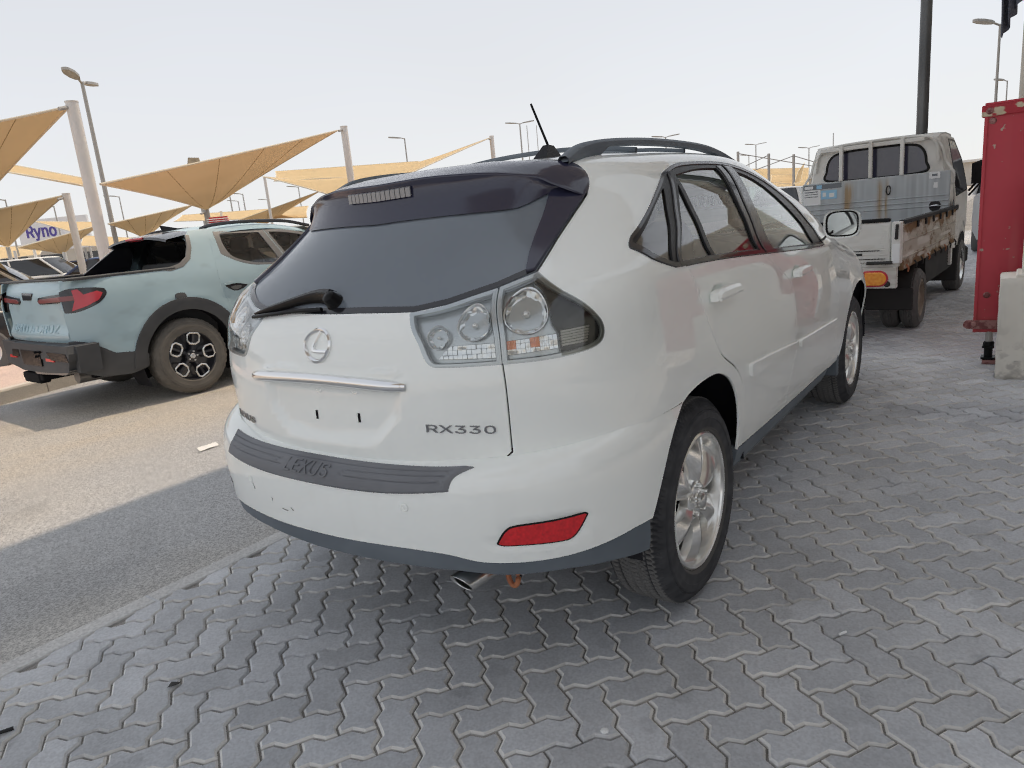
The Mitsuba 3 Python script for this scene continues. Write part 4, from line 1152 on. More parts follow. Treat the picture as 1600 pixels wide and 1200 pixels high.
struct('ground', quad(-900, 900, -900, 900, -.09), 'lot_ground', 'pale dusty ground of the car market reaching to the horizon')
struct('road', quad(-60, 160, 1.14, 14.0, -.012), 'asphalt', 'grey asphalt road with drifted sand beyond the pavers', cat='road')
struct('pavement_bed', quad(-30, 60, -30, 1.045, -.012), 'grout', 'sandy joint bed under the zigzag pavers', cat='pavement')
# flush concrete edging between pavers and road
ek = []
x = -9.0
while x < 40:
    l = 1.0
    jx = [(x + .004, 1.047), (x + l - .004, 1.047), (x + l - .004, 1.142), (x + .004, 1.142)]
    ek.append(xf(extrude(Polygon(jx), .10, .006), t=(0, 0, -.098 + rng.uniform(-.002, .001))))
    x += l
e0 = struct('edging', bx(-30, 80, 1.05, 1.13, -.2, -.014), 'grout', 'pale flush concrete edging strip between pavers and asphalt road', cat='edging')
for i, m in enumerate(ek):
    add('kerbstone', m, 'kerb_concrete', e0, smooth=False)

U = .1092
S2 = math.sqrt(.5)


def paver_poly(p, q, horiz):
    """zigzag paver over two cells, in (p, q) cell units"""
    w, hh = (2, 1) if horiz else (1, 2)
    A = .092
    h_edge = lambda x0, n, y: [pt for i in range(n) for pt in ((x0 + i, y), (x0 + i + .34, y + A), (x0 + i + .66, y - A))]
    v_edge = lambda x, y0, n: [pt for i in range(n) for pt in ((x, y0 + i), (x - A, y0 + i + .32), (x + A, y0 + i + .66))]
    bot = h_edge(p, w, q); rgt = v_edge(p + w, q, hh)
    top = h_edge(p, w, q + hh) + [(p + w, q + hh)]; lft = v_edge(p, q, hh) + [(p, q + hh)]
    return Polygon(bot + rgt + top[::-1][:-1] + lft[::-1][:-1])


def paver_mesh(horiz):
    g = affinity.scale(paver_poly(0, 0, horiz), U, U, origin=(0, 0))
    g = affinity.affine_transform(g, [S2, S2, -S2, S2, 0, 0])       # (p, q) -> (x, y): x=(p+q)/√2, y=(q-p)/√2
    g = shapely.geometry.polygon.orient(g).buffer(-.0034, join_style=2)
    return extrude(g, .030, .0060)


def build_pavers():
    pm = {True: paver_mesh(True), False: paver_mesh(False)}
    src = {}
    for h in pm:
        for c in range(5):
            src[h, c] = mikit.ply(pm[h], 'paver_%d' % c, smooth=False)
    top = struct('pavement', bx(-6.2, 22, -7.0, 1.04, -.3, -.05), 'grout', 'pavement of grey zigzag interlocking concrete pavers in herringbone bond', cat='pavement')
    cells = []
    R = 240
    for i in range(-R, R):
        for j in range(-R, R):
            k = (i + j) % 4
            if k not in (3, 1): continue
            h = k == 3
            cx, cy = i + (1 if h else .5), j + (.5 if h else 1)
            x, y = (cx + cy) * S2 * U, (cy - cx) * S2 * U
            if x < -5.8 or x > 21 or y > 1.20 or y < -6.5: continue
            d = (np.array([x, y, 0]) - CAM)
            cells.append((i, j, h, x, y, float(d @ FWD), float(d @ RIGHT), float(d @ DOWN)))
    def on_screen(c):
        if c[5] < .2: return False
        u, v = 800 + 1095.3 * c[6] / c[5], 600 + 1095.3 * c[7] / c[5]
        return -60 < u < 1660 and -60 < v < 1260
    def hidden(c):          # under the parked car
        return -.55 < c[3] < 3.2 and -.62 < c[4] < .95
    edge_cut = box(-50, -50, 80, 1.043)
    order = sorted([c for c in cells if on_screen(c) and not hidden(c)], key=lambda c: c[5])
    near = set((c[0], c[1]) for c in order[:300])
    rest = {c: [] for c in range(5)}
    for (i, j, h, x, y, *_r) in cells:
        ox, oy = (i + j) * S2 * U, (j - i) * S2 * U
        c = rng.randrange(5)
        tilt = rotx(rng.gauss(0, .0050)) @ roty(rng.gauss(0, .0050))
        dz = rng.gauss(-.031, .0011)
        if y > .86:
            g = affinity.translate(affinity.affine_transform(affinity.scale(paver_poly(0, 0, h), U, U, origin=(0, 0)), [S2, S2, -S2, S2, 0, 0]), ox, oy)
            g = shapely.geometry.polygon.orient(g.buffer(0)).intersection(edge_cut).buffer(-.0034, join_style=2)
            if g.area < .0012: continue
            if not edge_cut.buffer(-.003).contains(g):
                m = xf(extrude(g, .030, .0060), t=(0, 0, dz))
                if (i, j) in near: add('paver', m, 'paver_%d' % c, top, smooth=False)
                else: rest[c].append(m)
                continue
        ctr = np.array([x - ox, y - oy, .03])
        if (i, j) in near:
            M = np.eye(4); M[:3, :3] = tilt; M[:3, 3] = np.array([ox, oy, dz]) + ctr - tilt @ ctr
            put('paver', src[h, c], top, to_world=T(M))
        else:
            v, f = pm[h]
            rest[c].append(((v - ctr) @ tilt.T + ctr + [ox, oy, dz], f))
    for c in range(5):
        k = add('paver_field', cat_(rest[c]), 'paver_%d' % c, top, smooth=False)
        labels[k] = {'kind': 'stuff'}


build_pavers()
# raised island beyond the road, with its pale kerb
isl = [(-14.0, 1.8 + .0), (-3.0, 5.55), (.43, 6.86), (1.35, 7.22), (5.0, 8.4), (30, 12.2), (30, 19), (-14, 19)]
isl = [(-30, -4.2 + .0), (.43, 6.86), (1.35, 7.20), (4.2, 7.9), (16, 9.6), (60, 11.0), (60, 13.6), (-30, 13.6)]
isl = [(-12, 3.3), (-3, 5.75), (.43, 6.86), (1.35, 7.18), (3.2, 7.62), (20, 8.9), (60, 11.0), (60, 15.6), (-12, 15.6)]
ip = Polygon(isl)
struct('island', xf(extrude(ip.buffer(-.16), .125, .004), t=(0, 0, -.012)), 'island_paving', 'raised pinkish paved island across the road', cat='pavement')
kk = struct('island_kerb', xf(extrude(ip.buffer(-.02).difference(ip.buffer(-.16)), .09, .01), t=(0, 0, -.012)), 'kerb_pale', 'long pale kerb along the island across the road', cat='kerb')
line = LineString(isl[:7])
d = 0
while d < 34:
    a, b = np.array(line.interpolate(d + .006).coords[0]), np.array(line.interpolate(d + .894).coords[0])
    u = (b - a) / np.linalg.norm(b - a); n = np.array([-u[1], u[0]])
    add('kerbstone', xf(extrude(Polygon([tuple(a), tuple(b), tuple(b + n * .15), tuple(a + n * .15)]), .15, .018), t=(0, 0, -.012)), 'kerb_pale', kk, smooth=False)
    d += .9
# ---------------------------------------------------------------- pale teal pickup across the road
def chart_xz(fnW, sgn=-1):
    """side surface y = sgn*W(x, z) over the chart (x, z)"""
    def fn(a, k):
        a = np.asarray(a, float); z = np.asarray(k, float) * KB
        return np.stack([a, sgn * fnW(a, z), z], -1)
    fn.flip = sgn > 0
    return fn


def place(fn, M):
    """panel result moved by a 4x4"""
    def go(m):
        v = m[0] @ M[:3, :3].T + M[:3, 3]
        if len(m) == 3: return v, m[1], m[2] @ M[:3, :3].T
        return v, m[1]
    return go(fn)


def pose(x, y, yaw, z=0.0):
    M = np.eye(4); M[:3, :3] = rotz(yaw); M[:3, 3] = (x, y, z); return M


def XZ(pts, n=4, corner=(), rnd=0.0): return P(pts, n=n, corner=corner, rnd=rnd)


def spoked_rim(Rr, y0, n=5):
    """dark five-armed wheel; returns (dark part, bright loops) with the outer face at -y"""
    dark = [lathe([(Rr, .03), (Rr + .004, .002), (Rr - .006, -.002), (Rr - .016, .012), (Rr - .022, .09), (Rr - .03, .17)], 56), lathe([(.07, .03), (.062, .012), (.03, .008), (0, .008)], 24), lathe([(Rr - .02, .075), (.02, .07)], 40)]
    loops = []
    for i in range(n):
        a = i * 2 * math.pi / n + .35
        sec = [[(r, -w, d + .02), (r, -w * .5, d), (r, w * .5, d), (r, w, d + .02)] for r, w, d in ((.05, .028, .012), (.11, .020, .016), (Rr - .012, .022, .004))]
        v = np.array(sec); x = v[..., 0] * math.cos(a) - v[..., 1] * math.sin(a); z = v[..., 0] * math.sin(a) + v[..., 1] * math.cos(a)
        dark.append((np.stack([x, v[..., 2], z], -1).reshape(-1, 3), grid_faces(3, 4)))
        lp = [(.118, -.030), (.118, .030), (.145, .058), (Rr - .035, .062), (Rr - .014, .040), (Rr - .010, -.040), (Rr - .035, -.062), (.145, -.058), (.118, -.030)]
        loops.append(tube([(r * math.cos(a) - t * math.sin(a), .004 if r > .13 else .010, r * math.sin(a) + t * math.cos(a)) for r, t in lp], .0098, 6))
    return xf(cat_(dark), t=(0, y0, 0)), xf(cat_(loops), t=(0, y0, 0))


def pickup():
    t = thing('pickup_truck', 'pale teal double-cab pickup parked across the road with dark bumper and red tail lamp', 'pickup truck')
    M = pose(1.499, 5.774, -.05)
    A = lambda nm, m, b, par=t, **kw: add(nm, place(m, M), b, par, **kw)
    zz = np.array([.25, .40, .55, .75, .92, 1.05, 1.15, 1.25, 1.36, 1.50, 1.60])
    ww = PchipInterpolator(zz, [.86, .905, .928, .945, .944, .930, .905, .862, .80, .715, .64])
    def Wp(x, z):
        w = ww(np.clip(z, .25, 1.6))
        tail_ = np.clip((-.50 - x) / .45, 0, 1.2)
        nose = np.clip((x - 2.9) / 1.0, 0, 1)
        fl = .018 * np.exp(-((np.hypot(x - .03, z - .38) - .55) / .09) ** 2) * (z > .3)
        return w - .15 * tail_ ** 2.2 - .30 * nose ** 2.5 + fl
    R_, L_ = chart_xz(Wp, -1), chart_xz(Wp, 1)
    KMX = 2.2 / KB
    pan = lambda pl, off=0, ret=.012, h=.04, f=R_: panel(f, pl, KMX, off=off, ret=ret, h=h)
    c0 = (.03, .375)
    arc = lambda r, cx=c0[0], cz=c0[1], a0=-.4, a1=math.pi + .4: [(cx + r * math.cos(q), cz + r * 1.02 * math.sin(q)) for q in np.linspace(a0, a1, 26)]
    arch_o = Polygon(arc(.555) + [(-.6, .0), (.6, .0)]).buffer(0); arch_i = Polygon(arc(.448) + [(-.42, -.1), (.5, -.1)]).buffer(0)
    fcx = 3.02
    farch_o = Polygon(arc(.555, fcx)).buffer(0); farch_i = Polygon(arc(.448, fcx)).buffer(0)
    seam = [(.54, 1.585), (.535, 1.50), (.485, 1.324), (.454, 1.184), (.444, 1.077), (.462, .93), (.50, .80), (.545, .60), (.55, .44)]
    lamp = XZ([(-.955, 1.125), (-.878, 1.146), (-.72, 1.138), (-.638, 1.121), (-.632, 1.075), (-.702, 1.005), (-.82, .957), (-.90, .940), (-.955, .945)], corner=(0, 3, 8))
    side = Polygon([(-.955, .70), (-.97, 1.0), (-.93, 1.222), (-.5, 1.228), (-.184, 1.232), (.0, 1.238), (.108, 1.262), (.20, 1.32), (.262, 1.42), (.30, 1.53), (.36, 1.575)] + seam + [(.53, .47), (-.40, .50), (-.47, .52), (-.66, .54), (-.81, .648), (-.87, .675)]).buffer(0)
    b_pil = [(1.238, 1.55), (1.236, 1.45), (1.30, 1.15), (1.33, .95), (1.33, .44)]
    rdoor = Polygon(seam + b_pil[::-1]).buffer(0)
    fdoor = Polygon(b_pil + [(2.32, .44), (2.40, .8), (2.36, 1.14), (1.9, 1.37), (1.5, 1.53)]).buffer(0)
    fend = Polygon([(2.32, .44), (2.40, .8), (2.36, 1.12), (3.0, 1.08), (3.75, .92), (3.80, .44)]).buffer(0).difference(farch_o)
    w_rear = XZ([(.66, 1.52), (1.112, 1.508), (1.215, 1.175), (.95, 1.19), (.768, 1.238), (.668, 1.30), (.642, 1.42)], corner=(0, 1, 2), n=4, rnd=.008)
    w_fr = XZ([(1.225, 1.505), (1.45, 1.482), (1.75, 1.40), (2.20, 1.15), (1.345, 1.165)], corner=(0, 3, 4), n=4, rnd=.008)
    frame_r = XZ([(.60, 1.545), (1.175, 1.535), (1.30, 1.155), (.92, 1.172), (.735, 1.222), (.63, 1.28), (.572, 1.32)], corner=(0, 1, 2, 6), n=4)
    frame_f = XZ([(1.185, 1.535), (1.46, 1.51), (1.80, 1.415), (2.28, 1.135), (1.315, 1.145)], corner=(0, 3, 4), n=4)
    for f, s in ((R_, 'r'), (L_, 'l')):
        sd = A('bed_side', pan(side.difference(arch_o).difference(lamp.buffer(.003)), f=f), 'teal_paint')
        dk = A('rear_door', pan(rdoor.difference(arch_o).difference(frame_r).buffer(-.0025), f=f), 'teal_paint')
        A('window_surround', pan(frame_r.difference(w_rear), .002, f=f), 'taupe_trim', dk)
        A('window', pan(w_rear.buffer(.002), -.006, 0, f=f), 'glass_tint', dk)
        fk = A('front_door', pan(fdoor.difference(frame_f).buffer(-.0025), f=f), 'teal_paint')
        A('window_surround', pan(frame_f.difference(w_fr), .002, f=f), 'taupe_trim', fk)
        A('window', pan(w_fr.buffer(.002), -.006, 0, f=f), 'glass_tint', fk)
        A('front_fender', pan(fend.buffer(-.0025), f=f), 'teal_paint')
        for dd, hx in ((dk, .615), (fk, 1.60)):
            A('handle_cup', pan(XZ([(hx - .125, 1.012), (hx - .05, 1.035), (hx + .06, 1.03), (hx + .125, .99), (hx + .07, .955), (hx, .938), (hx - .07, .955)], n=5), .002, 0, .02, f=f), 'lamp_black', dd)
            A('door_handle', pan(XZ([(hx - .125, 1.022), (hx, 1.040), (hx + .125, 1.000), (hx + .12, .985), (hx, 1.012), (hx - .12, 1.004)], n=4), .022, .014, .02, f=f), 'teal_paint', dd)
            A('handle_glint', pan(XZ([(hx - .06, .985), (hx + .05, .985), (hx + .03, .955), (hx - .04, .952)], n=4), .004, 0, .02, f=f), 'taupe_trim', dd)
        clad = Polygon([(-.975, .688), (-.87, .673), (-.81, .645), (-.664, .538), (-.47, .518)] + [(-.40, .50), (-.38, .47), (-.39, .36), (-.43, .345), (-.56, .323), (-.78, .34), (-.95, .41)]).buffer(0)
        A('bumper_side', pan(clad, .004, .02, f=f), 'cladding')
        A('arch_cladding', pan(arch_o.buffer(.002).difference(arch_i).intersection(box(-.6, .36, .62, 1.2)), .016, .03, .03, f=f), 'cladding')
        A('arch_cladding', pan(farch_o.buffer(.002).difference(farch_i).intersection(box(2.3, .36, 3.8, 1.2)), .016, .03, .03, f=f), 'cladding')
        A('sill', pan(box(.48, .27, 2.6, .46), .006, .03, .06, f=f), 'cladding')
        A('charge_flap', pan(XZ([(-.035, .985), (.045, .985), (.06, .945), (-.05, .945)], n=3, corner=(2, 3)), .014, .012, .02, f=f), 'cladding')
        lk = A('tail_lamp', pan(lamp, .003, .02, .02, f=f), 'lamp_black')
        A('lamp_glow', pan(XZ([(-.87, 1.13), (-.83, 1.135), (-.80, 1.085), (-.70, 1.105), (-.66, 1.085), (-.70, 1.03), (-.80, .985), (-.85, .97), (-.905, .955), (-.87, 1.04)], n=2, corner=range(10)), .010, .008, .02, f=f), 'lamp_red', lk)
        A('lamp_strip', pan(box(-.965, 1.045, -.87, 1.085), .009, .006, .02, f=f), 'lamp_red_dark', lk)
        tr = Polygon([(-.18, 1.236), (.0, 1.240), (.108, 1.266), (.20, 1.325), (.262, 1.425), (.302, 1.535), (.335, 1.525), (.300, 1.41), (.235, 1.30), (.13, 1.232), (.0, 1.205)]).buffer(0)
        A('pillar_trim', pan(tr, .006, .02, .03, f=f), 'taupe_trim')
        ys = -1 if f is R_ else 1
        # buttress, rail, roof rail
        A('buttress', hull_of([(x, ys * (yb + o), z) for x, z, yb in (((-.16, 1.222, .80), (.34, 1.222, .80), (.40, 1.50, .665), (.25, 1.53, .645)) if ys > 0 else ((.22, 1.235, .80), (.42, 1.235, .80), (.44, 1.50, .665), (.36, 1.52, .645))) for o in (0, -.035)]), 'lamp_black', smooth=False)
        A('bed_rail', cat_([bx(-.93, .05, min(ys * .80, ys * .885), max(ys * .80, ys * .885), 1.215, 1.242, .008)]), 'cladding')
        A('roof_rail', tube(spl([(.52, ys * .60, 1.585), (.66, ys * .60, 1.618), (1.0, ys * .60, 1.632), (1.5, ys * .60, 1.615), (1.85, ys * .60, 1.545)], n=5), .018, 8), 'lamp_black')
        inner = bx(-.86, .36, min(ys * .70, ys * .78), max(ys * .70, ys * .78), .62, 1.215)
        A('bed_wall', inner, 'bed_dark')
    # roof, spoiler, rear glass, bonnet, screen
    prof = [(.30, 1.555), (.45, 1.592), (.8, 1.632), (1.2, 1.638), (1.55, 1.60), (1.78, 1.545)]
    pr = spl(prof, n=4)
    rows = [[(x, y, z - .055 * (abs(y) / .66) ** 2.5 - .03 * (abs(y) > .65)) for y in np.linspace(-.70, .70, 15)] for x, z in pr]
    V = np.array(rows).reshape(-1, 3); F = grid_faces(len(pr), 15, flip=False)
    A('roof', (V, F), 'teal_paint')
    sp = [[(x, y, z - .05 * (abs(y) / .66) ** 2.5) for y in np.linspace(-.66, .66, 11)] for x, z in ((.44, 1.596), (.30, 1.585), (.12, 1.555), (.11, 1.530), (.16, 1.515), (.34, 1.52))]
    spk = A('roof_spoiler', (np.array(sp).reshape(-1, 3), grid_faces(6, 11)), 'lamp_black', smooth=50)
    A('high_brake_lamp', hull_of([(.104, y, z) for y in (-.19, .19) for z in (1.535, 1.550)] + [(.13, y, z) for y in (-.16, .16) for z in (1.52, 1.556)]), 'lamp_red', spk)
    A('fin_aerial', hull_of([(.42, 0, 1.60), (.62, -.02, 1.62), (.62, .02, 1.62), (.40, 0, 1.665), (.43, .006, 1.665)]), 'lamp_black')
    A('rear_window', (np.array([(.30, -.70, 1.52), (.30, .70, 1.52), (.47, .76, 1.20), (.47, -.76, 1.20)]), np.array([[0, 1, 2], [0, 2, 3]])), 'glass_tint')
    A('window_slider', cat_([tube([(.375, -.30, 1.50), (.462, -.30, 1.21)], .012, 6), tube([(.375, .30, 1.50), (.462, .30, 1.21)], .012, 6)]), 'lamp_black')
    A('windscreen', (np.array([(1.74, -.66, 1.54), (1.74, .66, 1.54), (2.42, .78, 1.12), (2.42, -.78, 1.12)]), np.array([[0, 1, 2], [0, 2, 3]])), 'glass_tint')
    rows = [[(x, y, z - .10 * (abs(y) / .9) ** 3) for y in np.linspace(-w, w, 9)] for x, z, w in ((2.36, 1.14, .86), (2.8, 1.12, .86), (3.4, 1.04, .82), (3.8, .92, .66), (3.9, .70, .60), (3.9, .4, .62))]
    A('bonnet', (np.array(rows).reshape(-1, 3), grid_faces(6, 9)), 'teal_paint')
    # bed and cabin floor
    A('cargo_bed', cat_([bx(-.86, .40, -.72, .72, .58, .63), bx(.36, .42, -.78, .78, .55, 1.20)]), 'bed_dark')
    A('cabin_floor', bx(.45, 3.2, -.82, .82, .30, .38), 'under_black')
    for y in (-.38, .38):
        A('front_seat', cat_([rbox((1.45, y, .72), (.5, .5, .2), .06), xf((rbox((0, 0, 0), (.16, .48, .66), .06)[0], rbox((0, 0, 0), (.16, .48, .66), .06)[1]), roty(-.2), (1.15, y, 1.02)), rbox((1.06, y, 1.40), (.1, .26, .16), .04)]), 'seat_dark', smooth=60)
    A('rear_seat', cat_([rbox((.72, 0, .72), (.45, 1.3, .2), .06), xf((rbox((0, 0, 0), (.15, 1.3, .6), .06)[0], rbox((0, 0, 0), (.15, 1.3, .6), .06)[1]), roty(-.18), (.52, 0, .98))]), 'seat_dark', smooth=60)
    # tailgate
    def tail_fn(a, k):
        a = np.asarray(a, float); z = np.asarray(k, float) * KB
        return np.stack([-.955 + .07 * a ** 2 + .05 * np.clip((z - 1.05) / .17, 0, 1) ** 2 - .035 * np.exp(-((z - .73) / .06) ** 2), -a, z], -1)
    tp = lambda pl, off=0, ret=.012, h=.04: panel(tail_fn, pl, KMX, off=off, ret=ret, h=h)
    g = Polygon([(-.755, .672), (-.72, .80), (-.735, 1.03), (-.755, 1.12), (-.765, 1.222), (.765, 1.222), (.755, 1.12), (.735, 1.03), (.72, .80), (.755, .672)])
    gk = A('tailgate', tp(g), 'teal_paint')
    A('tailgate_top', bx(-.915, -.86, -.77, .77, 1.222, 1.240, .006), 'cladding', gk)
    A('tailgate_handle', tp(XZ([(-.165, 1.128), (.105, 1.122), (.06, 1.062), (-.13, 1.062)], n=2, corner=(0, 1, 2, 3)), .010, .02), 'lamp_black', gk)
    for s in (1, -1):
        q = [(s * .78, 1.108), (s * .60, 1.10), (s * .26, 1.080), (s * .235, 1.048), (s * .28, 1.022), (s * .70, 1.032), (s * .78, 1.038)]
        A('lamp_extension', tp(XZ(q, n=2, corner=range(7)), .014, .02), 'lamp_black', gk)
        A('lamp_strip', tp(XZ([(s * .775, 1.085), (s * .30, 1.066), (s * .255, 1.048), (s * .29, 1.032), (s * .775, 1.045)], n=2, corner=range(5)), .020, .01), 'lamp_red_dark', gk)
        A('lamp_corner', tp(XZ([(s * .70, 1.03), (s * .79, 1.03), (s * .80, .945), (s * .755, .955)], n=2, corner=range(4)), .012, .02), 'lamp_black', gk)
    m = meshkit.text_mesh('SANTA CRUZ', .078, .006); v = np.asarray(m.vertices).copy(); v[:, 0] = (v[:, 0] / v[:, 0].max() - .5) * 1.16
    A('lettering', conform((v - [0, .039, 0], np.asarray(m.faces)), tail_fn, -.02, .795 / KB, KMX, lift=.0005), 'teal_paint', gk, smooth=False)
    # rear bumper
    bm = []
    def slab(L, x0, x1):
        return hull_of([(x, -y, z) for y, z in L for x in (x0, x1)])
    bk = A('rear_bumper', cat_([slab([(-.62, .60), (-.44, .665), (.90, .665), (.93, .60), (.90, .53), (-.60, .53)], -1.05, -.80), slab([(-.60, .535), (.88, .535), (.82, .43), (.33, .40), (-.30, .39), (-.64, .44)], -1.04, -.80),
                                slab([(-.95, .66), (-.58, .66), (-.60, .44), (-.92, .42)], -.985, -.80), slab([(.60, .66), (.96, .66), (.93, .42), (.62, .44)], -.985, -.80)]), 'cladding', smooth=False)
    A('plate_recess', slab([(-.24, .60), (.26, .60), (.24, .46), (-.22, .46)], -1.056, -1.0), 'trim_black', bk, smooth=False)
    A('bumper_pocket', slab([(.42, .60), (.86, .60), (.90, .53), (.50, .53)], -1.055, -1.0), 'trim_black', bk, smooth=False)
    A('bumper_pocket', slab([(-.46, .60), (-.30, .60), (-.30, .53), (-.50, .53)], -1.055, -1.0), 'trim_black', bk, smooth=False)
    for a, b in ((.36, .56), (-.58, -.40)):
        A('reflector', slab([(a, .540), (b, .540), (b - .01, .515), (a, .513)], -1.052, -1.0), 'reflector_red', bk, smooth=False)
    for y, z in ((.20, .595), (.31, .60), (.20, .555)):
        A('plate_screw', xf(lathe([(0, .0), (.012, .0), (.012, .02)], 10, 'z'), roty(-math.pi / 2), (-1.058, -y, z)), 'under_black', bk)
    A('skid_plate', slab([(-.1, .415), (.86, .45), (.72, .40), (.0, .37)], -1.035, -.85), 'taupe_trim', bk, smooth=False)
    A('tow_hitch', cat_([bx(-1.02, -.55, -.07, .45, .30, .36, .008), bx(-1.03, -.93, .0, .40, .27, .37, .01)]), 'under_black')
    A('exhaust_box', cat_([tube([(-.85, -.42, .33), (-.3, -.42, .33)], .07, 12)]), 'taupe_trim')
    A('underbody', bx(-.75, 3.6, -.55, .55, .30, .5), 'under_black')
    A('cab_inner', cat_([bx(-.70, -.45, -.70, .70, .45, .62), bx(.55, 2.5, -.86, .86, .28, .42)]), 'under_black')
    # wheels
    tv, tf = tyre_mesh(.372, .235, 0, 120, tread=True, rim_r=.232)
    dk_, lp_ = spoked_rim(.236, .010)
    for i, (x, s) in enumerate(((.02, -1), (fcx, -1), (.02, 1), (fcx, 1))):
        wk = key_of('wheel', t)
        o = np.array([x, s * .955, .372]); fl = [1, 1, 1] if s < 0 else [1, -1, 1]; d = 1 if s < 0 else -1
        rr = roty(.6 * i + .25)
        A('tyre', (tv * fl + o, tf[:, ::d]), 'tyre_dusty', wk, smooth=30)
        A('rim', ((dk_[0] @ rr.T) * fl + o, dk_[1][:, ::d]), 'lamp_black', wk)
        A('rim_loops', ((lp_[0] @ rr.T) * fl + o, lp_[1][:, ::d]), 'silver_edge', wk, smooth=50)
        nuts = [xf(lathe([(0, -.004), (.009, -.004), (.011, .012)], 7), t=(.045 * math.cos(q), .012, .045 * math.sin(q))) for q in np.linspace(0, 2 * np.pi, 6)[:5]]
        A('hub_cap', (lathe([(0, 0), (.022, .001), (.028, .01)], 20)[0] * fl + o, lathe([(0, 0), (.022, .001), (.028, .01)], 20)[1][:, ::d]), 'silver_edge', wk)
        for nv, nf in nuts: A('lug_nut', (nv * fl + o, nf[:, ::d]), 'silver_edge', wk)
        g_ = np.linspace(-.5, math.pi + .5, 20)
        rows = [[(x + .47 * math.cos(q), s * y, .38 + .47 * math.sin(q)) for y in (.91, .60)] for q in g_]
        A('wheel_housing', cat_([(np.array(rows).reshape(-1, 3), grid_faces(20, 2)), (np.vstack([[r[1] for r in rows], [(x, s * .60, .3)]]), np.stack([np.arange(19), np.arange(1, 20), np.full(19, 20)], 1))]), 'well_black')
    for k in list(scene):
        if k.startswith(t + '__rim_loops') or '__rim_loops' in k: labels[k] = {'kind': 'stuff'}


pickup()
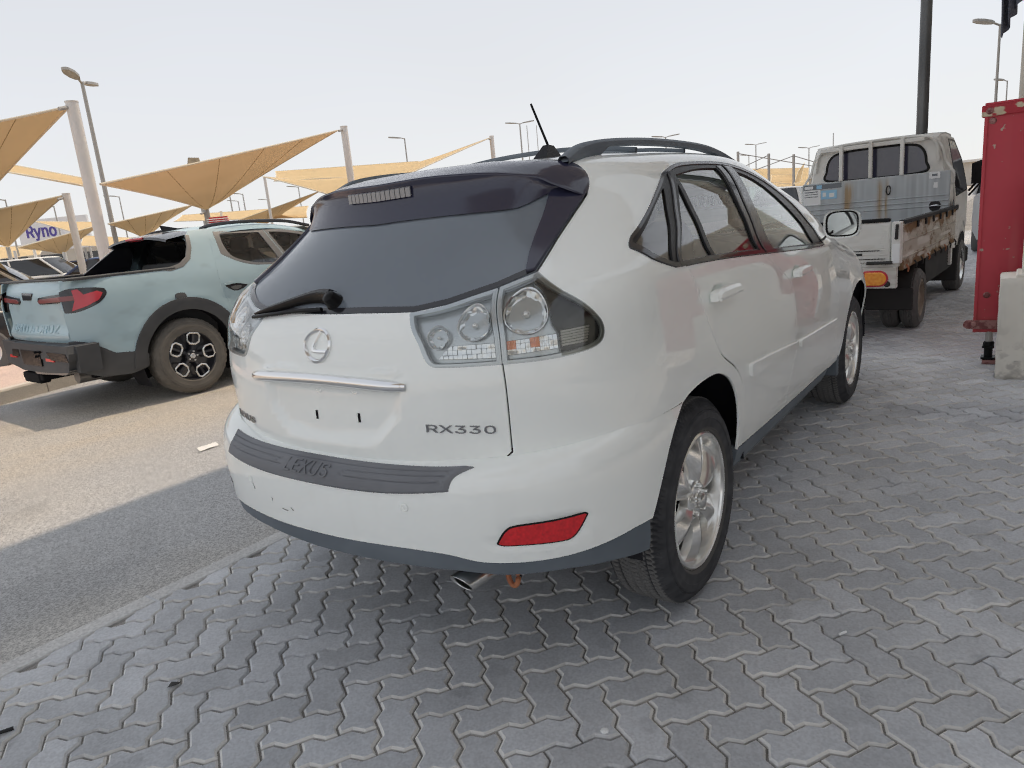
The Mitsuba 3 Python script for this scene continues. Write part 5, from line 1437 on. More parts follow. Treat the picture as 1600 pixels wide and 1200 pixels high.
# ---------------------------------------------------------------- old white flat-bed truck ahead of the white car
def truck():
    t = thing('flatbed_truck', 'old white flat-bed truck with rusty side panel and rust-streaked grey headboard', 'truck')
    M = pose(5.601, -.978, math.radians(-3.284))
    A = lambda nm, m, b, par=t, **kw: add(nm, place(m, M), b, par, **kw)
    W_ = 1.66
    # bed
    A('bed_floor', bx(-1.02, 2.05, .05, W_ - .05, .64, .72), 'truck_dark', smooth=False)
    tg = A('tailgate', bx(-1.06, -1.02, .085, W_ - .085, .735, 1.075, .008), 'truck_white', smooth=False)
    for i in range(13):        # pressed ribs at the gate's end
        A('gate_rib', bx(-1.068, -1.058, .10, .165, .80 + i * .02, .811 + i * .02), 'truck_white', tg, smooth=False)
    A('gate_top_rail', bx(-1.075, -1.01, .09, W_ - .09, 1.075, 1.105, .006), 'trim_black', tg, smooth=False)
    A('gate_moulding', bx(-1.066, -1.06, .16, W_ - .2, .835, .842), 'truck_dark', tg, smooth=False)
    A('gate_moulding', bx(-1.066, -1.06, .12, W_ - .12, .765, .771), 'truck_dark', tg, smooth=False)
    for i, (y, w) in enumerate(((.30, .05), (.385, .02), (.42, .018), (.46, .02), (.50, .016))):   # worn-off raised lettering: only dashes remain
        A('worn_mark', bx(-1.0645, -1.06, y, y + w, .80, .818), 'truck_dark', tg, smooth=False)
    A('gate_hinge', cat_([tube([(-1.075, .06, .735), (-1.075, .26, .735)], .014, 8)]), 'truck_dark', tg)
    for y0 in (.005, W_ - .075):
        A('corner_post', cat_([bx(-1.07, -.97, y0, y0 + .07, .72, 1.07, .006)]), 'truck_white', smooth=False)
        A('corner_patch', bx(-1.077, -1.069, y0 + .003, y0 + .06, .73, .89, .002), 'sticker_white', smooth=False)
    A('latch', tube([(-1.085, .03, 1.05), (-1.095, .032, .99), (-1.085, .035, .93)], .012, 8), 'truck_dark')
    for y, s in ((.0, 0), (W_ - .035, 1)):
        sk = A('side_panel', bx(-.96, 2.06, y, y + .035, .655, 1.045, .006), 'worn_side', smooth=False)
        for z in (.76, .90):
            A('panel_fold', tube([(-.95, y - .002 if not s else y + .037, z), (2.05, y - .002 if not s else y + .037, z)], .006, 6), 'worn_side', sk)
        A('top_rail', hull_of([(x, y + o, z) for x in (-.93, 2.08) for o in (-.012, .045) for z in (1.045, 1.075)]), 'truck_dark', sk, smooth=False)
        for i in range(9):
            x = -.86 + i * .345 + rng.uniform(-.05, .05)
            A('rope_hook', cat_([tube([(x, y + (-.012 if not s else .047), .70), (x + .01, y + (-.03 if not s else .065), .665), (x + .035, y + (-.02 if not s else .055), .635)], .0075, 6)]), 'rust_orange' if i % 3 == 0 else 'truck_dark', sk)
        for i in range(6):
            x = -.4 + i * .42
            A('rail_cleat', bx(x, x + .05, y - .016, y - .002, .985, 1.045, .004) if not s else bx(x, x + .05, y + .037, y + .05, .985, 1.045, .004), 'truck_dark', sk, smooth=False)
    # headboard with ladder posts
    hb = A('headboard', bx(1.73, 1.77, .03, W_ - .03, .72, 1.478, .006), 'headboard_grey', smooth=False)
    for z in (1.215, 1.155, 1.10):
        A('headboard_fold', tube([(1.727, .04, z), (1.727, W_ - .04, z)], .006, 6), 'headboard_grey', hb)
    A('headboard_handle', cat_([tube([(1.722, .13, 1.10), (1.70, .14, 1.105), (1.70, .20, 1.105), (1.722, .21, 1.10)], .010, 8)]), 'chrome', hb)
    A('handle_dish', xf(lathe([(.001, 0), (.055, .0), (.06, .006)], 20, 'z'), roty(-math.pi / 2), (1.729, .17, 1.10)), 'truck_dark', hb)
    A('rope_ring', tube([(1.715 - .012 * abs(math.cos(a)), .648 + .022 * math.cos(a), 1.32 + .05 * math.sin(a)) for a in np.linspace(0, 2 * np.pi, 16)], .007, 6), 'truck_dark', hb)
    for y in (.52, .852, 1.178):
        A('ladder_post', bx(1.715, 1.757, y - .02, y + .02, 1.478, 1.90, .004), 'truck_white', smooth=False)
    A('ladder_bar', bx(1.74, 1.78, .30, 1.42, 1.83, 1.875, .006), 'truck_white', smooth=False)
    for nm, (y0, y1, z0, z1), c in (('notice_sticker', (1.17, 1.615, 1.405, 1.462), 'sticker_dark'), ('notice_sticker', (1.41, 1.615, 1.22, 1.40), 'sticker_white'), ('notice_sticker', (1.22, 1.405, 1.28, 1.385), 'sticker_blue'), ('notice_sticker', (.13, .236, 1.405, 1.475), 'sticker_white'), ('notice_sticker', (.15, .19, 1.30, 1.36), 'sticker_white')):
        k = A(nm, bx(1.7262, 1.7285, y0, y1, z0, z1), c, hb, smooth=False)
    for y0, y1, z0, z1, c in ((1.50, 1.60, 1.415, 1.45, 'sticker_white'), (1.395, 1.46, 1.41, 1.455, 'sticker_blue'), (1.44, 1.60, 1.372, 1.384, 'sticker_dark'), (1.44, 1.60, 1.345, 1.355, 'sticker_dark'), (1.44, 1.60, 1.315, 1.325, 'sticker_dark'), (1.25, 1.31, 1.30, 1.35, 'sticker_white'), (1.345, 1.385, 1.31, 1.36, 'sticker_white'), (.155, .21, 1.43, 1.455, 'sticker_dark')):
        A('sticker_print', bx(1.7245, 1.7262, y0, y1, z0, z1), c, hb, smooth=False)
    # cab: loft of cross sections from the back to the nose
    def sec(x, w, zb, zt, wt, r=.08):
        yc = W_ / 2
        pts = [(-w, zb), (-w, zb + .3 * (zt - zb)), (-w, zb + .52 * (zt - zb)), (-(w * .4 + wt * .6), zb + .80 * (zt - zb)), (-wt - .0, zt - r), (-wt + r * .35, zt - r * .3), (-wt + r * 1.1, zt), (0, zt + .018)]
        pts = pts + [(-a, b) for a, b in pts[:-1][::-1]]
        c = spl(pts, n=4)
        return [(x, yc + a, b) for a, b in c]
    st = [sec(1.86, .745, .62, 1.86, .66), sec(1.90, .775, .60, 1.905, .69), sec(2.2, .80, .58, 1.925, .70), sec(2.55, .805, .55, 1.915, .70), sec(2.80, .805, .5, 1.86, .68), sec(3.0, .80, .45, 1.72, .66), sec(3.25, .79, .42, 1.45, .70), sec(3.45, .77, .40, 1.10, .72), sec(3.52, .74, .40, .98, .70)]
    V = np.array(st); n = V.shape[1]
    full = cat_([(V.reshape(-1, 3), grid_faces(len(st), n)), (V[0], np.stack([np.zeros(n - 2, int), np.arange(2, n), np.arange(1, n - 1)], 1)), (V[-1], np.stack([np.zeros(n - 2, int), np.arange(1, n - 1), np.arange(2, n)], 1))])
    Vm = V.copy()
    A('cab', full, 'truck_white', smooth=40)
    # cab lower corner and front wheel opening
    wn = P([(1.345, 1.50), (1.365, 1.60), (1.33, 1.735), (1.21, 1.80), (.83, 1.815), (.45, 1.80), (.335, 1.735), (.30, 1.60), (.32, 1.50), (.83, 1.485)], n=6)
    mk = lambda p, d: [(1.838, 0, 0)]
    def on_back(pl, off, th, b, nm, par=t):
        v, f = extrude(pl, th, min(.004, th * .4))
        return A(nm, (np.stack([1.86 - off - v[:, 2], v[:, 0], v[:, 1]], 1), f[:, ::-1]), b, par)
    bw = on_back(wn, .003, .006, 'truck_glass', 'back_window')
    on_back(wn.buffer(.022).difference(wn.buffer(-.004)), .001, .014, 'trim_black', 'window_seal', bw)
    # pressed frame round the back wall
    fr = P([(1.56, 1.30), (1.555, 1.62), (1.47, 1.82), (1.25, 1.868), (.83, 1.88), (.41, 1.868), (.19, 1.82), (.105, 1.62), (.10, 1.30)], n=6)
    on_back(fr.buffer(.012).difference(fr.buffer(-.014)).intersection(box(0, 1.32, 2, 2)), -.004, .016, 'truck_white', 'back_frame')
    A('roof_gutter', tube(spl([(1.83, .16, 1.60), (1.83, .20, 1.80), (1.83, .34, 1.885), (1.83, .83, 1.905), (1.83, 1.32, 1.885), (1.83, 1.46, 1.80), (1.83, 1.50, 1.60)], n=6), .016, 8), 'truck_white')
    for s, y in ((-1, .0), (1, W_)):
        def cabside(a, k, s=s):
            a = np.asarray(a, float); z = np.asarray(k, float) * KB
            u = np.clip((z - 1.15) / .72, 0, 1)
            return np.stack([a, W_ / 2 + s * (.808 - .115 * u ** 1.3 - .03 * np.clip((a - 3.0) / .5, 0, 1)), z], -1)
        cabside.flip = s > 0
        pn = lambda pl, off=0.0, ret=.01: panel(cabside, pl, 2.2 / KB, off=off, ret=ret, h=.05)
        dw = XZ([(2.16, 1.82), (2.60, 1.815), (2.95, 1.60), (3.22, 1.26), (2.16, 1.20)], corner=range(5), n=2, rnd=.015)
        dk = A('door', pn(Polygon([(2.10, .70), (2.08, 1.86), (2.62, 1.865), (3.02, 1.62), (3.32, 1.22), (3.30, .80), (3.16, .76), (2.95, .86), (2.7, .86), (2.52, .70)]), .006), 'truck_white')
        A('window', pn(dw, .010, .004), 'dark_glass', dk)
        A('window_seal', pn(dw.buffer(.02).difference(dw.buffer(-.002)), .012, .006), 'trim_black', dk)
        A('door_handle', pn(box(2.15, 1.03, 2.28, 1.07).buffer(.008), .02, .02), 'truck_dark', dk)
        A('fuel_dish', pn(Point(1.98, 1.10).buffer(.05), .004, .004), 'trim_black')
        ao = Polygon([(2.81 + .385 * math.cos(q), .34 + .40 * math.sin(q)) for q in np.linspace(0, 2 * math.pi, 30)])
        A('wheel_opening', pn(ao.intersection(box(2, .3, 4, 1)), .008, 0), 'well_black')
        my = y + s * .12
        A('mirror', cat_([hull_of([(3.05 + dx, my + dy, z) for dx in (-.03, .05) for dy in (-.09, .09) for z in (1.30, 1.55)] + [(3.06, my, 1.58)]), tube([(3.05, my, 1.36), (3.10, y, 1.22)], .014, 8), tube([(3.05, my, 1.30), (3.12, y + .0, 1.16)], .012, 8)]), 'trim_black')
        # black skirts, mud guards, fuel tank
        A('side_skirt', hull_of([(x, y - s * d, z) for x, z in ((.45, .64), (.47, .42), (.62, .36), (2.25, .36), (2.25, .64)) for d in (.05, .10)]), 'truck_dark', smooth=False)
        A('mud_guard', cat_([bx(-.46, -.43, min(y - s * -.0, y - s * .40), max(y, y - s * .40), .235, .44, .01)]), 'truck_dark', smooth=False)
        A('mud_guard', bx(2.36, 2.39, min(y, y - s * .34), max(y, y - s * .34), .17, .60, .01), 'truck_dark', smooth=False)
        q = np.linspace(-.1, math.pi + .1, 18)
        rows = [[(.0 + .43 * math.cos(a), y - s * d, .31 + .345 * math.sin(a)) for d in (.03, .42)] for a in q]
        A('wheel_arch', (np.array(rows).reshape(-1, 3), grid_faces(18, 2)), 'truck_dark')
        A('tail_lamp', None or place_lamp(s, W_), 'lamp_orange')
        A('tail_lamp_rim', place_lamp(s, W_, True), 'lamp_red')
        A('lamp_bolt', xf(lathe([(0, .012), (.016, .012), (.02, 0), (.026, 0)], 14, 'z'), roty(-math.pi / 2), (-1.064, y - s * .10, .553)), 'truck_dark')
    A('tail_beam', bx(-1.06, -1.0, .03, W_ - .03, .515, .695, .006), 'truck_white', smooth=False)
    A('bed_edge', bx(-1.05, -.98, .02, W_ - .02, .695, .725, .004), 'truck_white', smooth=False)
    A('chassis', cat_([bx(-1.0, 3.3, .45, .57, .42, .56), bx(-1.0, 3.3, 1.09, 1.21, .42, .56), bx(-.06, .06, .2, 1.46, .22, .34), bx(.7, 1.2, .1, .5, .36, .6)]), 'truck_dark', smooth=False)
    A('step_bracket', bx(1.98, 2.08, .02, .08, .40, .62, .004), 'truck_white', smooth=False)
    # wheels: twin rears, single fronts
    tv, tf = tyre_mesh(.288, .150, 0, 90, tread=True, rim_r=.175)
    fv, ff = tyre_mesh(.327, .190, 0, 90, tread=True, rim_r=.195)
    for x, s, R, dual in ((.0, -1, .288, True), (2.81, -1, .327, False), (.0, 1, .288, True), (2.81, 1, .327, False)):
        wk = key_of('wheel', t); y = .0 if s < 0 else W_
        fl = np.array([1, 1, 1]) if s < 0 else np.array([1, -1, 1]); d = 1 if s < 0 else -1
        v, f = (tv, tf) if dual else (fv, ff)
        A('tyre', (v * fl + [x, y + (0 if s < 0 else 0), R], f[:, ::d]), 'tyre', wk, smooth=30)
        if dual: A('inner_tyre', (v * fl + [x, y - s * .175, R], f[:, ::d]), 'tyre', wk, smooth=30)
        rr = .176 if dual else .197
        rim = lathe([(rr, .03), (rr + .004, .006), (rr - .012, .002), (rr - .022, .03), (rr - .045, .075 if dual else .04), (.085, .080 if dual else .03), (.075, .03 if dual else .012), (.04, .02 if dual else .004), (.0, .02 if dual else .004)], 32)
        A('rim', (rim[0] * fl + [x, y, R], rim[1][:, ::d]), 'rim_brown' if dual else 'satin_metal', wk)
    A('front_bumper', bx(3.42, 3.56, .02, W_ - .02, .28, .50, .03), 'truck_dark', smooth=False)


def place_lamp(s, W_, rim=False):
    sh = shapely.union_all([box(.16, .545, .27, .655).buffer(.001), Point(.16, .600).buffer(.056)])
    if rim: sh = sh.buffer(.012)
    v, f = extrude(sh, .022 if rim else .034, .008)
    y = v[:, 0] if s < 0 else W_ - v[:, 0]
    return np.stack([-1.06 - v[:, 2], y, v[:, 1]], 1), (f[:, ::-1] if s < 0 else f)


truck()
# ---------------------------------------------------------------- red gate leaf, plaster pillar, flag, poles
def roadside():
    t = thing('gate_leaf', 'tall red steel gate leaf with peeling top edge and bolted strap, at the right edge', 'gate')
    gx = 4.05
    add('steel_sheet', bx(gx, gx + .05, -3.4, -1.475, .235, 1.80, .006), 'red_steel', t, smooth=False)
    add('edge_flange', bx(gx - .012, gx + .062, -1.492, -1.470, .235, 1.80, .003), 'red_steel', t, smooth=False)
    add('top_rail', bx(gx - .018, gx + .068, -3.42, -1.452, 1.775, 1.852, .005), 'peeling_paint', t, smooth=False)
    add('top_cap', bx(gx - .010, gx + .060, -3.42, -1.470, 1.852, 1.868, .003), 'red_steel', t, smooth=False)
    st = extrude(shapely.union_all([box(-1.62, -.033, -1.44, .033), Point(-1.44, 0).buffer(.033)]), .012, .003)
    sk = add('strap', (np.stack([gx - .006 - st[0][:, 2], st[0][:, 0], st[0][:, 1] + .295], 1), st[1][:, ::-1]), 'rusty_strap', t, smooth=False)
    bolt = lathe([(0, .014), (.014, .013), (.019, .004), (.024, .0)], 12, 'z')
    for y, z, p in ((-1.475, .297, sk), (-1.545, .515, t), (-1.50, 1.812, t), (-1.52, 1.745, t)):
        add('bolt_head', xf(bolt, roty(-math.pi / 2), (gx - (.018 if p is sk or z > 1.8 else .0), y, z)), 'rusty_strap', p)
    lg = add('drop_bolt', cat_([tube([(gx + .02, -1.575, .24), (gx + .02, -1.575, .14)], .024, 14)]), 'pole_galv', t)
    add('bolt_collar', xf(lathe([(.0, .03), (.03, .03), (.036, .02), (.036, .0), (.0, 0)], 18, 'z'), t=(gx + .02, -1.575, .135)), 'trim_black', lg)
    add('bolt_socket', cat_([xf(lathe([(.0, .09), (.028, .09), (.028, 0), (.0, 0)], 18, 'z'), t=(gx + .02, -1.575, .04)), bx(gx - .03, gx + .07, -1.62, -1.53, .035, .05), bx(gx - .02, gx + .06, -1.61, -1.535, .118, .132)]), 'trim_black', lg)
    add('bolt_foot', bx(gx - .04, gx + .08, -1.66, -1.54, .0, .028, .004), 'rusty_strap', lg, smooth=False)
    # pillar
    p = thing('gate_pillar', 'low cream plastered gate pillar with grimy foot, beside the red gate', 'pillar')
    b = trimesh.creation.box(extents=(.44, .90, .70))
    b = b.subdivide().subdivide().subdivide().subdivide()
    v = np.asarray(b.vertices).copy()
    nv = meshkit.fbm(v * 9 + 5, 3) - .5
    v += np.sign(v) * np.stack([nv, nv, nv * .3], 1) * .016 * (np.abs(np.abs(v) - [.22, .45, .35]) < 1e-6)
    add('base', (v + [3.55 + .225, -1.63 - .45, .34], np.asarray(b.faces)), 'old_plaster', p, smooth=True)
    add('column', bx(3.62, 3.95, -2.4, -1.745, .685, 1.32, .012), 'old_plaster', p, smooth=False)
    add('plinth', bx(3.585, 3.97, -2.4, -1.715, .68, .712, .008), 'old_plaster', p, smooth=False)
    # big dark pole behind the truck
    def pole(nm, label, cat, x, y, h, r0, r1, m, grp=None):
        k = thing(nm, label, cat, grp)
        add('shaft', tube([(x, y, 0), (x, y, h * .5), (x, y, h)], [r0, (r0 + r1) / 2, r1], 20), m, k)
        return k
    q = pole('dark_pole', 'thick dark grey steel pole rising behind the white truck cab', 'pole', *DARKPOLE, 9.0, .088, .082, 'pole_dark')
    add('base_plate', bx(DARKPOLE[0] - .2, DARKPOLE[0] + .2, DARKPOLE[1] - .2, DARKPOLE[1] + .2, 0, .03), 'pole_dark', q, smooth=False)
    f = thing('flag_pole', 'beige pole at the top right corner', 'pole')
    x, y = FLAGPOLE
    add('shaft', tube([(x, y, 0), (x, y, 5.2)], [.062, .05], 16), 'beige_pole', f)
    fl = thing('flag', 'dark grey flag hanging folded from the beige pole at the top right', 'flag')
    n, m_ = 26, 40
    rows = []
    for i in range(n):
        u = i / (n - 1)
        rows.append([])
        for j in range(m_):
            w = j / (m_ - 1)
            top = 4.6; drop = FLAGTIP + (.62 if False else 0)
            z0 = FLAGTIP + .34 * (1 - u) ** .9 + .05 * (u > .97)
            z = top + (z0 - top) * w
            yy = y + .06 + u * .20 * (1 - .25 * w) + .018 * math.sin(u * 21 + w * 2)
            xx = x - .02 + .055 * math.sin(u * 17 + 1.2 * w) * (.4 + .6 * w)
            rows[-1].append((xx, yy, z))
    V = np.array(rows).reshape(-1, 3)
    add('cloth', (V, grid_faces(n, m_)), 'flag_cloth', fl, smooth=True)


DARKPOLE = (11.9, -.285)
FLAGPOLE = (5.66, -1.70)
FLAGTIP = 2.48
roadside()
# ---------------------------------------------------------------- what stands out of the picture: canopy over the forecourt, showroom behind
ck = thing('forecourt_canopy', 'flat white steel canopy high over the paved forecourt', 'canopy')
add('roof_slab', bx(-10, 20, -4.0, 1.33, 11.0, 11.2), 'canopy_white', ck, smooth=False)
for x in (-9.5, -5.0):
    add('column', bx(x - .15, x + .15, -3.9, -3.6, 0, 11.0), 'pole_white', ck, smooth=False)
bk = thing('showroom_building', 'long showroom building with maroon fascia and dark shop windows beside the forecourt', 'building')
add('wall', bx(-3, 70, -16, -6.2, 0, 8.5), 'facade_tan', bk, smooth=False)
add('fascia', bx(-3, 60, -6.5, -6.15, 3.2, 4.3), 'maroon_fascia', bk, smooth=False)
for i in range(12):
    add('shop_window', bx(-2 + i * 5, 2.4 + i * 5, -6.26, -6.17, .25, 2.85), 'dark_glass', bk, smooth=False)
# ---------------------------------------------------------------- litter on the ground
k = thing('paper_scrap', 'crumpled white paper scrap on the shaded road edge near the car', 'litter')
n = 9; uu, vv = np.meshgrid(np.linspace(-1, 1, n), np.linspace(-1, 1, n), indexing='ij')
zz_ = .006 + .010 * meshkit.fbm(np.stack([uu * 2, vv * 2, uu * 0 + 3], -1), 3)
add('sheet', (np.stack([(.389 + uu * .075 + .02 * vv), 2.94 + vv * .05, zz_ - .014], -1).reshape(-1, 3), grid_faces(n, n)), 'canopy_white', k, smooth=False)
PAPER = k
tag(add('twig', tube([(-1.73, .705, .006), (-1.69, .70, .010), (-1.645, .687, .006)], .0055, 7), 'truck_dark'), 'dark twig lying on pavers in the lower left corner', 'twig')
tag(add('dry_leaf', hull_of([(-1.295 + a, .44 + b, c) for a, b, c in ((0, 0, .002), (.04, -.012, .002), (.02, .006, .010), (.03, -.02, .004), (.012, -.014, .008))]), 'truck_dark', smooth=False), 'small dark dry leaf on pavers at lower left', 'leaf')
tag(add('cigarette_butt', tube([(-.06, -1.33, .005), (-.035, -1.345, .005)], .004, 8), 'sticker_white'), 'white cigarette butt on the pavers at lower right', 'litter')
tag(add('chewing_gum', lathe([(0.0005, .005), (.006, .0045), (.011, .002), (.012, -.002)], 14, 'z'), 'sticker_white', to_world=T().translate([-.788, -.882, 0])), 'pale flattened chewing gum spot on the pavers at bottom', 'litter')
# ---------------------------------------------------------------- shade sails, posts, lamps, board and the parked cars of the market
SAILS = [
    ('A', [[1.01, 15.51, 3.52], [5.01, 23.36, 2.09], [4.5, 12.77, 4.19]]),
    ('A2', [[4.87, 13.45, 2.81], [5.29, 18.4, 3.67], [6.23, 20.78, 4.15], [5.9, 15.66, 3.19]]),
    ('B', [[4.49, 12.22, 2.74], [12.61, 21.96, 2.78], [12.33, 14.31, 4.35]]),
    ('C', [[15.36, 22.15, 3.93], [13.49, 15.46, 2.47], [23.24, 17.02, 4.93], [19.47, 21.56, 3.43]]),
    ('C2', [[18.85, 26.15, 4.16], [22.48, 21.13, 3.91], [26.78, 24.33, 4.92], [22.29, 30.48, 5.09]]),
    ('D', [[3.86, 19.95, 2.62], [8.67, 28.8, 2.17], [6.94, 19.44, 3.17]]),
    ('E', [[9.28, 29.7, 2.14], [14.38, 38.25, 1.9], [12.82, 30.37, 2.86]]),
    ('F', [[8.97, 21.6, 2.46], [13.73, 28.87, 2.19], [12.96, 23.33, 3.06]]),
    ('G', [[18.51, 29.45, 2.57], [24.46, 35.21, 2.57], [22.69, 27.71, 3.79]]),
    ('H1', [[19.17, 35.66, 3.06], [23.36, 29.8, 2.61], [27.62, 34.75, 3.5], [22.94, 41.16, 3.67]]),
    ('H2', [[13.88, 45.88, 1.97], [15.45, 43.76, 2.01], [19.33, 52.61, 2.7], [17.3, 55.45, 2.94]]),
    ('H3', [[13.04, 37.23, 3.5], [14.07, 35.56, 2.78], [16.8, 38.88, 3.06], [18.23, 42.32, 3.58]]),
    ('H4', [[19.28, 47.37, 2.41], [21.38, 44.36, 2.0], [25.21, 51.56, 2.74], [22.94, 54.86, 3.29]]),
    ('H5', [[60.09, 17.97, 2.49], [63.42, 13.24, 1.96], [70.41, 14.84, 3.77], [66.99, 19.64, 4.19]]),
    ('K', [[50.99, 12.99, 2.42], [51.87, 11.68, 2.14], [55.29, 12.53, 2.89], [54.34, 13.87, 3.04]]),
    ('K2', [[49.73, 11.11, 2.1], [52.23, 11.25, 2.27], [57.1, 12.13, 3.75], [52.3, 11.44, 2.99]]),
]
POSTS = [
    ('P1', [4.54, 12.74, 4.26], 0.108),
    ('P2', [6.98, 19.4, 3.2], 0.095),
    ('P3', [13.93, 15.76, 4.74], 0.110),
    ('P4', [23.32, 16.94, 5.0], 0.095),
    ('P5', [12.61, 21.96, 2.78], 0.100),
    ('P6', [8.66, 28.82, 2.17], 0.070),
    ('Q1', [48.07, 14.34, 4.62], 0.090),
    ('Q2', [49.25, 12.62, 4.3], 0.090),
    ('Q3', [50.22, 11.23, 4.1], 0.090),
    ('Q4', [10.46, 33.27, 2.11], 0.060),
    ('Q5', [9.2, 28.03, 1.99], 0.050),
    ('Q6', [10.28, 28.22, 1.81], 0.070),
    ('Q7', [17.34, 24.75, 4.21], 0.060),
    ('Q8', [28.99, 26.19, 4.09], 0.090),
    ('Q9', [14.29, 34.99, 2.08], 0.050),
    ('Q10', [21.97, 35.49, 3.48], 0.070),
    ('Q11', [13.52, 15.45, 2.54], 0.070),
]
LAMPS = [
    ('double', [9.54, 22.52, 6.86], 0.085),
    ('double', [50.49, 33.7, 9.48], 0.090),
    ('double', [82.95, 23.44, 7.39], 0.090),
    ('double', [86.34, 18.48, 6.48], 0.090),
    ('double', [59.37, 24.31, 7.42], 0.090),
    ('single', [40.64, 38.04, 8.51], 0.080),
    ('single', [15.06, 45.54, 5.24], 0.060),
    ('single', [18.91, 48.89, 5.04], 0.060),
    ('single', [26.72, 56.01, 6.12], 0.060),
    ('single', [35.47, 52.66, 5.8], 0.070),
    ('single', [44.43, 66.61, 6.22], 0.070),
    ('single', [45.1, 57.24, 6.71], 0.070),
    ('single', [29.12, -0.75, 6.42], 0.060),
    ('single', [59.8, -0.4, 7.66], 0.060),
    ('single', [98.02, 28.84, 7.17], 0.080),
    ('none', [59.63, 39.02, 10.58], 0.050),
    ('none', [63.75, 40.53, 11.02], 0.050),
    ('none', [28.67, 44.39, 5.28], 0.060),
    ('none', [31.75, 5.04, 3.8], 0.025),
    ('single', [52.73, 72.82, 6.69], 0.070),
]


def hypar(c, n=19, sag=.07):
    """cloth between four corners, its hems drawn in"""
    c = np.asarray(c, float); ctr = c.mean(0)
    t = np.linspace(0, 1, n)
    def edge(a, b):
        m = (a + b) / 2 + (ctr - (a + b) / 2) * sag * 2
        return ((1 - t) ** 2)[:, None] * a + (2 * t * (1 - t))[:, None] * m + (t ** 2)[:, None] * b
    b0, b1, l, r = edge(c[0], c[1]), edge(c[3], c[2]), edge(c[0], c[3]), edge(c[1], c[2])
    U_, V_ = t[:, None, None], t[None, :, None]
    p = (1 - V_) * b0[:, None] + V_ * b1[:, None] + (1 - U_) * l[None] + U_ * r[None] - ((1 - U_) * (1 - V_) * c[0] + U_ * (1 - V_) * c[1] + U_ * V_ * c[2] + (1 - U_) * V_ * c[3])
    return p, (b0, r, b1[::-1], l[::-1])


def tri_sail(c, n=21):
    """three-cornered cloth: high corners c[0] and c[2], low corner c[1]; taut, hems slightly drawn in, soft folds towards the corners"""
    L, N_, R = [np.asarray(q, float) for q in c]; ctr = (L + N_ + R) / 3
    t = np.linspace(0, 1, n)
    def edge(a, b, s):
        m = (a + b) / 2 + (ctr - (a + b) / 2) * s
        return ((1 - t) ** 2)[:, None] * a + (2 * t * (1 - t))[:, None] * m + (t ** 2)[:, None] * b
    e1, e2, top = edge(L, N_, .10), edge(R, N_, .10), edge(L, R, .06)
    base = (1 - t)[:, None, None] * 0
    g = np.zeros((n, n, 3))
    for j in range(n):                       # rows from the top hem down to the low corner
        a, b = e1[j], e2[j]
        row = a + (b - a) * t[:, None]
        lift = (top - (L + (R - L) * t[:, None])) * (1 - t[j]) ** 1.5
        fold = .05 * np.sin(t * 23 + 1.5 * t[j]) * np.sin(np.pi * t) * np.sin(np.pi * min(1, t[j] * 1.05))
        g[:, j] = row + lift + np.stack([fold * 0, fold * 0, fold - .22 * np.sin(np.pi * t) * math.sin(math.pi * t[j])], 1)
    return g, (g[:, 0], g[0], g[-1])


SAIL_LABELS = {'A': 'large tan shade sail cut by the left picture edge, nearest one', 'A2': 'thin cream shade sail running behind the tall left white mast', 'B': 'large tan shade sail above the teal pickup, between two white masts',
               'C': 'tan shade sail ending in the long thin tip above the rear spoiler', 'C2': 'cream sunlit shade sail behind the mast beside the spoiler', 'D': 'tan shade sail low at the left picture edge above the beige car',
               'E': 'tan shade sail under the white billboard at the left', 'F': 'small tan shade sail touching the tall left mast, above the pickup bed', 'G': 'narrow tan shade sail above the pickup roof, right of the red box',
               'H1': 'low cream shade sail seen behind the red box', 'H2': 'cream shade sail far off at the left picture edge', 'H3': 'cream shade sail right of the billboard lettering', 'H4': 'far cream shade sail between the two left masts',
               'H5': 'pale cream shade sail far off beside the truck cab', 'K': 'far tan shade sail between two grey posts beside the truck', 'K2': 'far tan sail tip touching the truck cab'}
for nm, c in SAILS:
    k = thing('shade_sail', SAIL_LABELS[nm], 'shade sail', 'shade sails over the car market')
    g, edges = tri_sail(c) if len(c) == 3 else hypar(c, sag=.02)
    add('cloth', (g.reshape(-1, 3), grid_faces(*g.shape[:2])), 'shade_cloth', k, smooth=True)
    sz = np.linalg.norm(np.asarray(c[0]) - np.asarray(c[2]))
    if len(c) == 3 and nm in 'ABDEFG':
        for q in (4, 8, 12, 16):
            add('seam', tube(g[q, :17] - [0, 0, .004], .006 if sz < 16 else .008, 5), 'sail_seam', k)
    for e in edges:
        add('hem', tube(e, .022 if sz < 16 else .03, 6), 'sail_hem', k)
POST_LABELS = {'P1': 'tall white sail mast right of the nearest tan sail, behind the pickup', 'P2': 'slim white sail mast left of the tallest one', 'P3': 'white sail mast just left of the white car', 'P4': 'white sail mast left of the car aerial',
               'P5': 'short grey sail post above the pickup roof', 'P6': 'short grey sail post at the left picture edge', 'Q1': 'thin grey sail post nearest the white car roof, left of two others', 'Q2': 'thin grey sail post in the middle of three by the truck', 'Q3': 'thin grey sail post just left of the truck cab', 'Q4': 'thin white post under the billboard, leftmost of three', 'Q5': 'thin white post under the billboard, second from left', 'Q6': 'thin white post beside the dark blue car', 'Q7': 'white post at the pointed left end of the sail left of the car spoiler', 'Q8': 'white post half hidden behind the spoiler edge', 'Q9': 'thin white post just left of the tall mast foot', 'Q10': 'thin white post rising beside the red box', 'Q11': 'white post at the low corner of the sail behind the spoiler'}
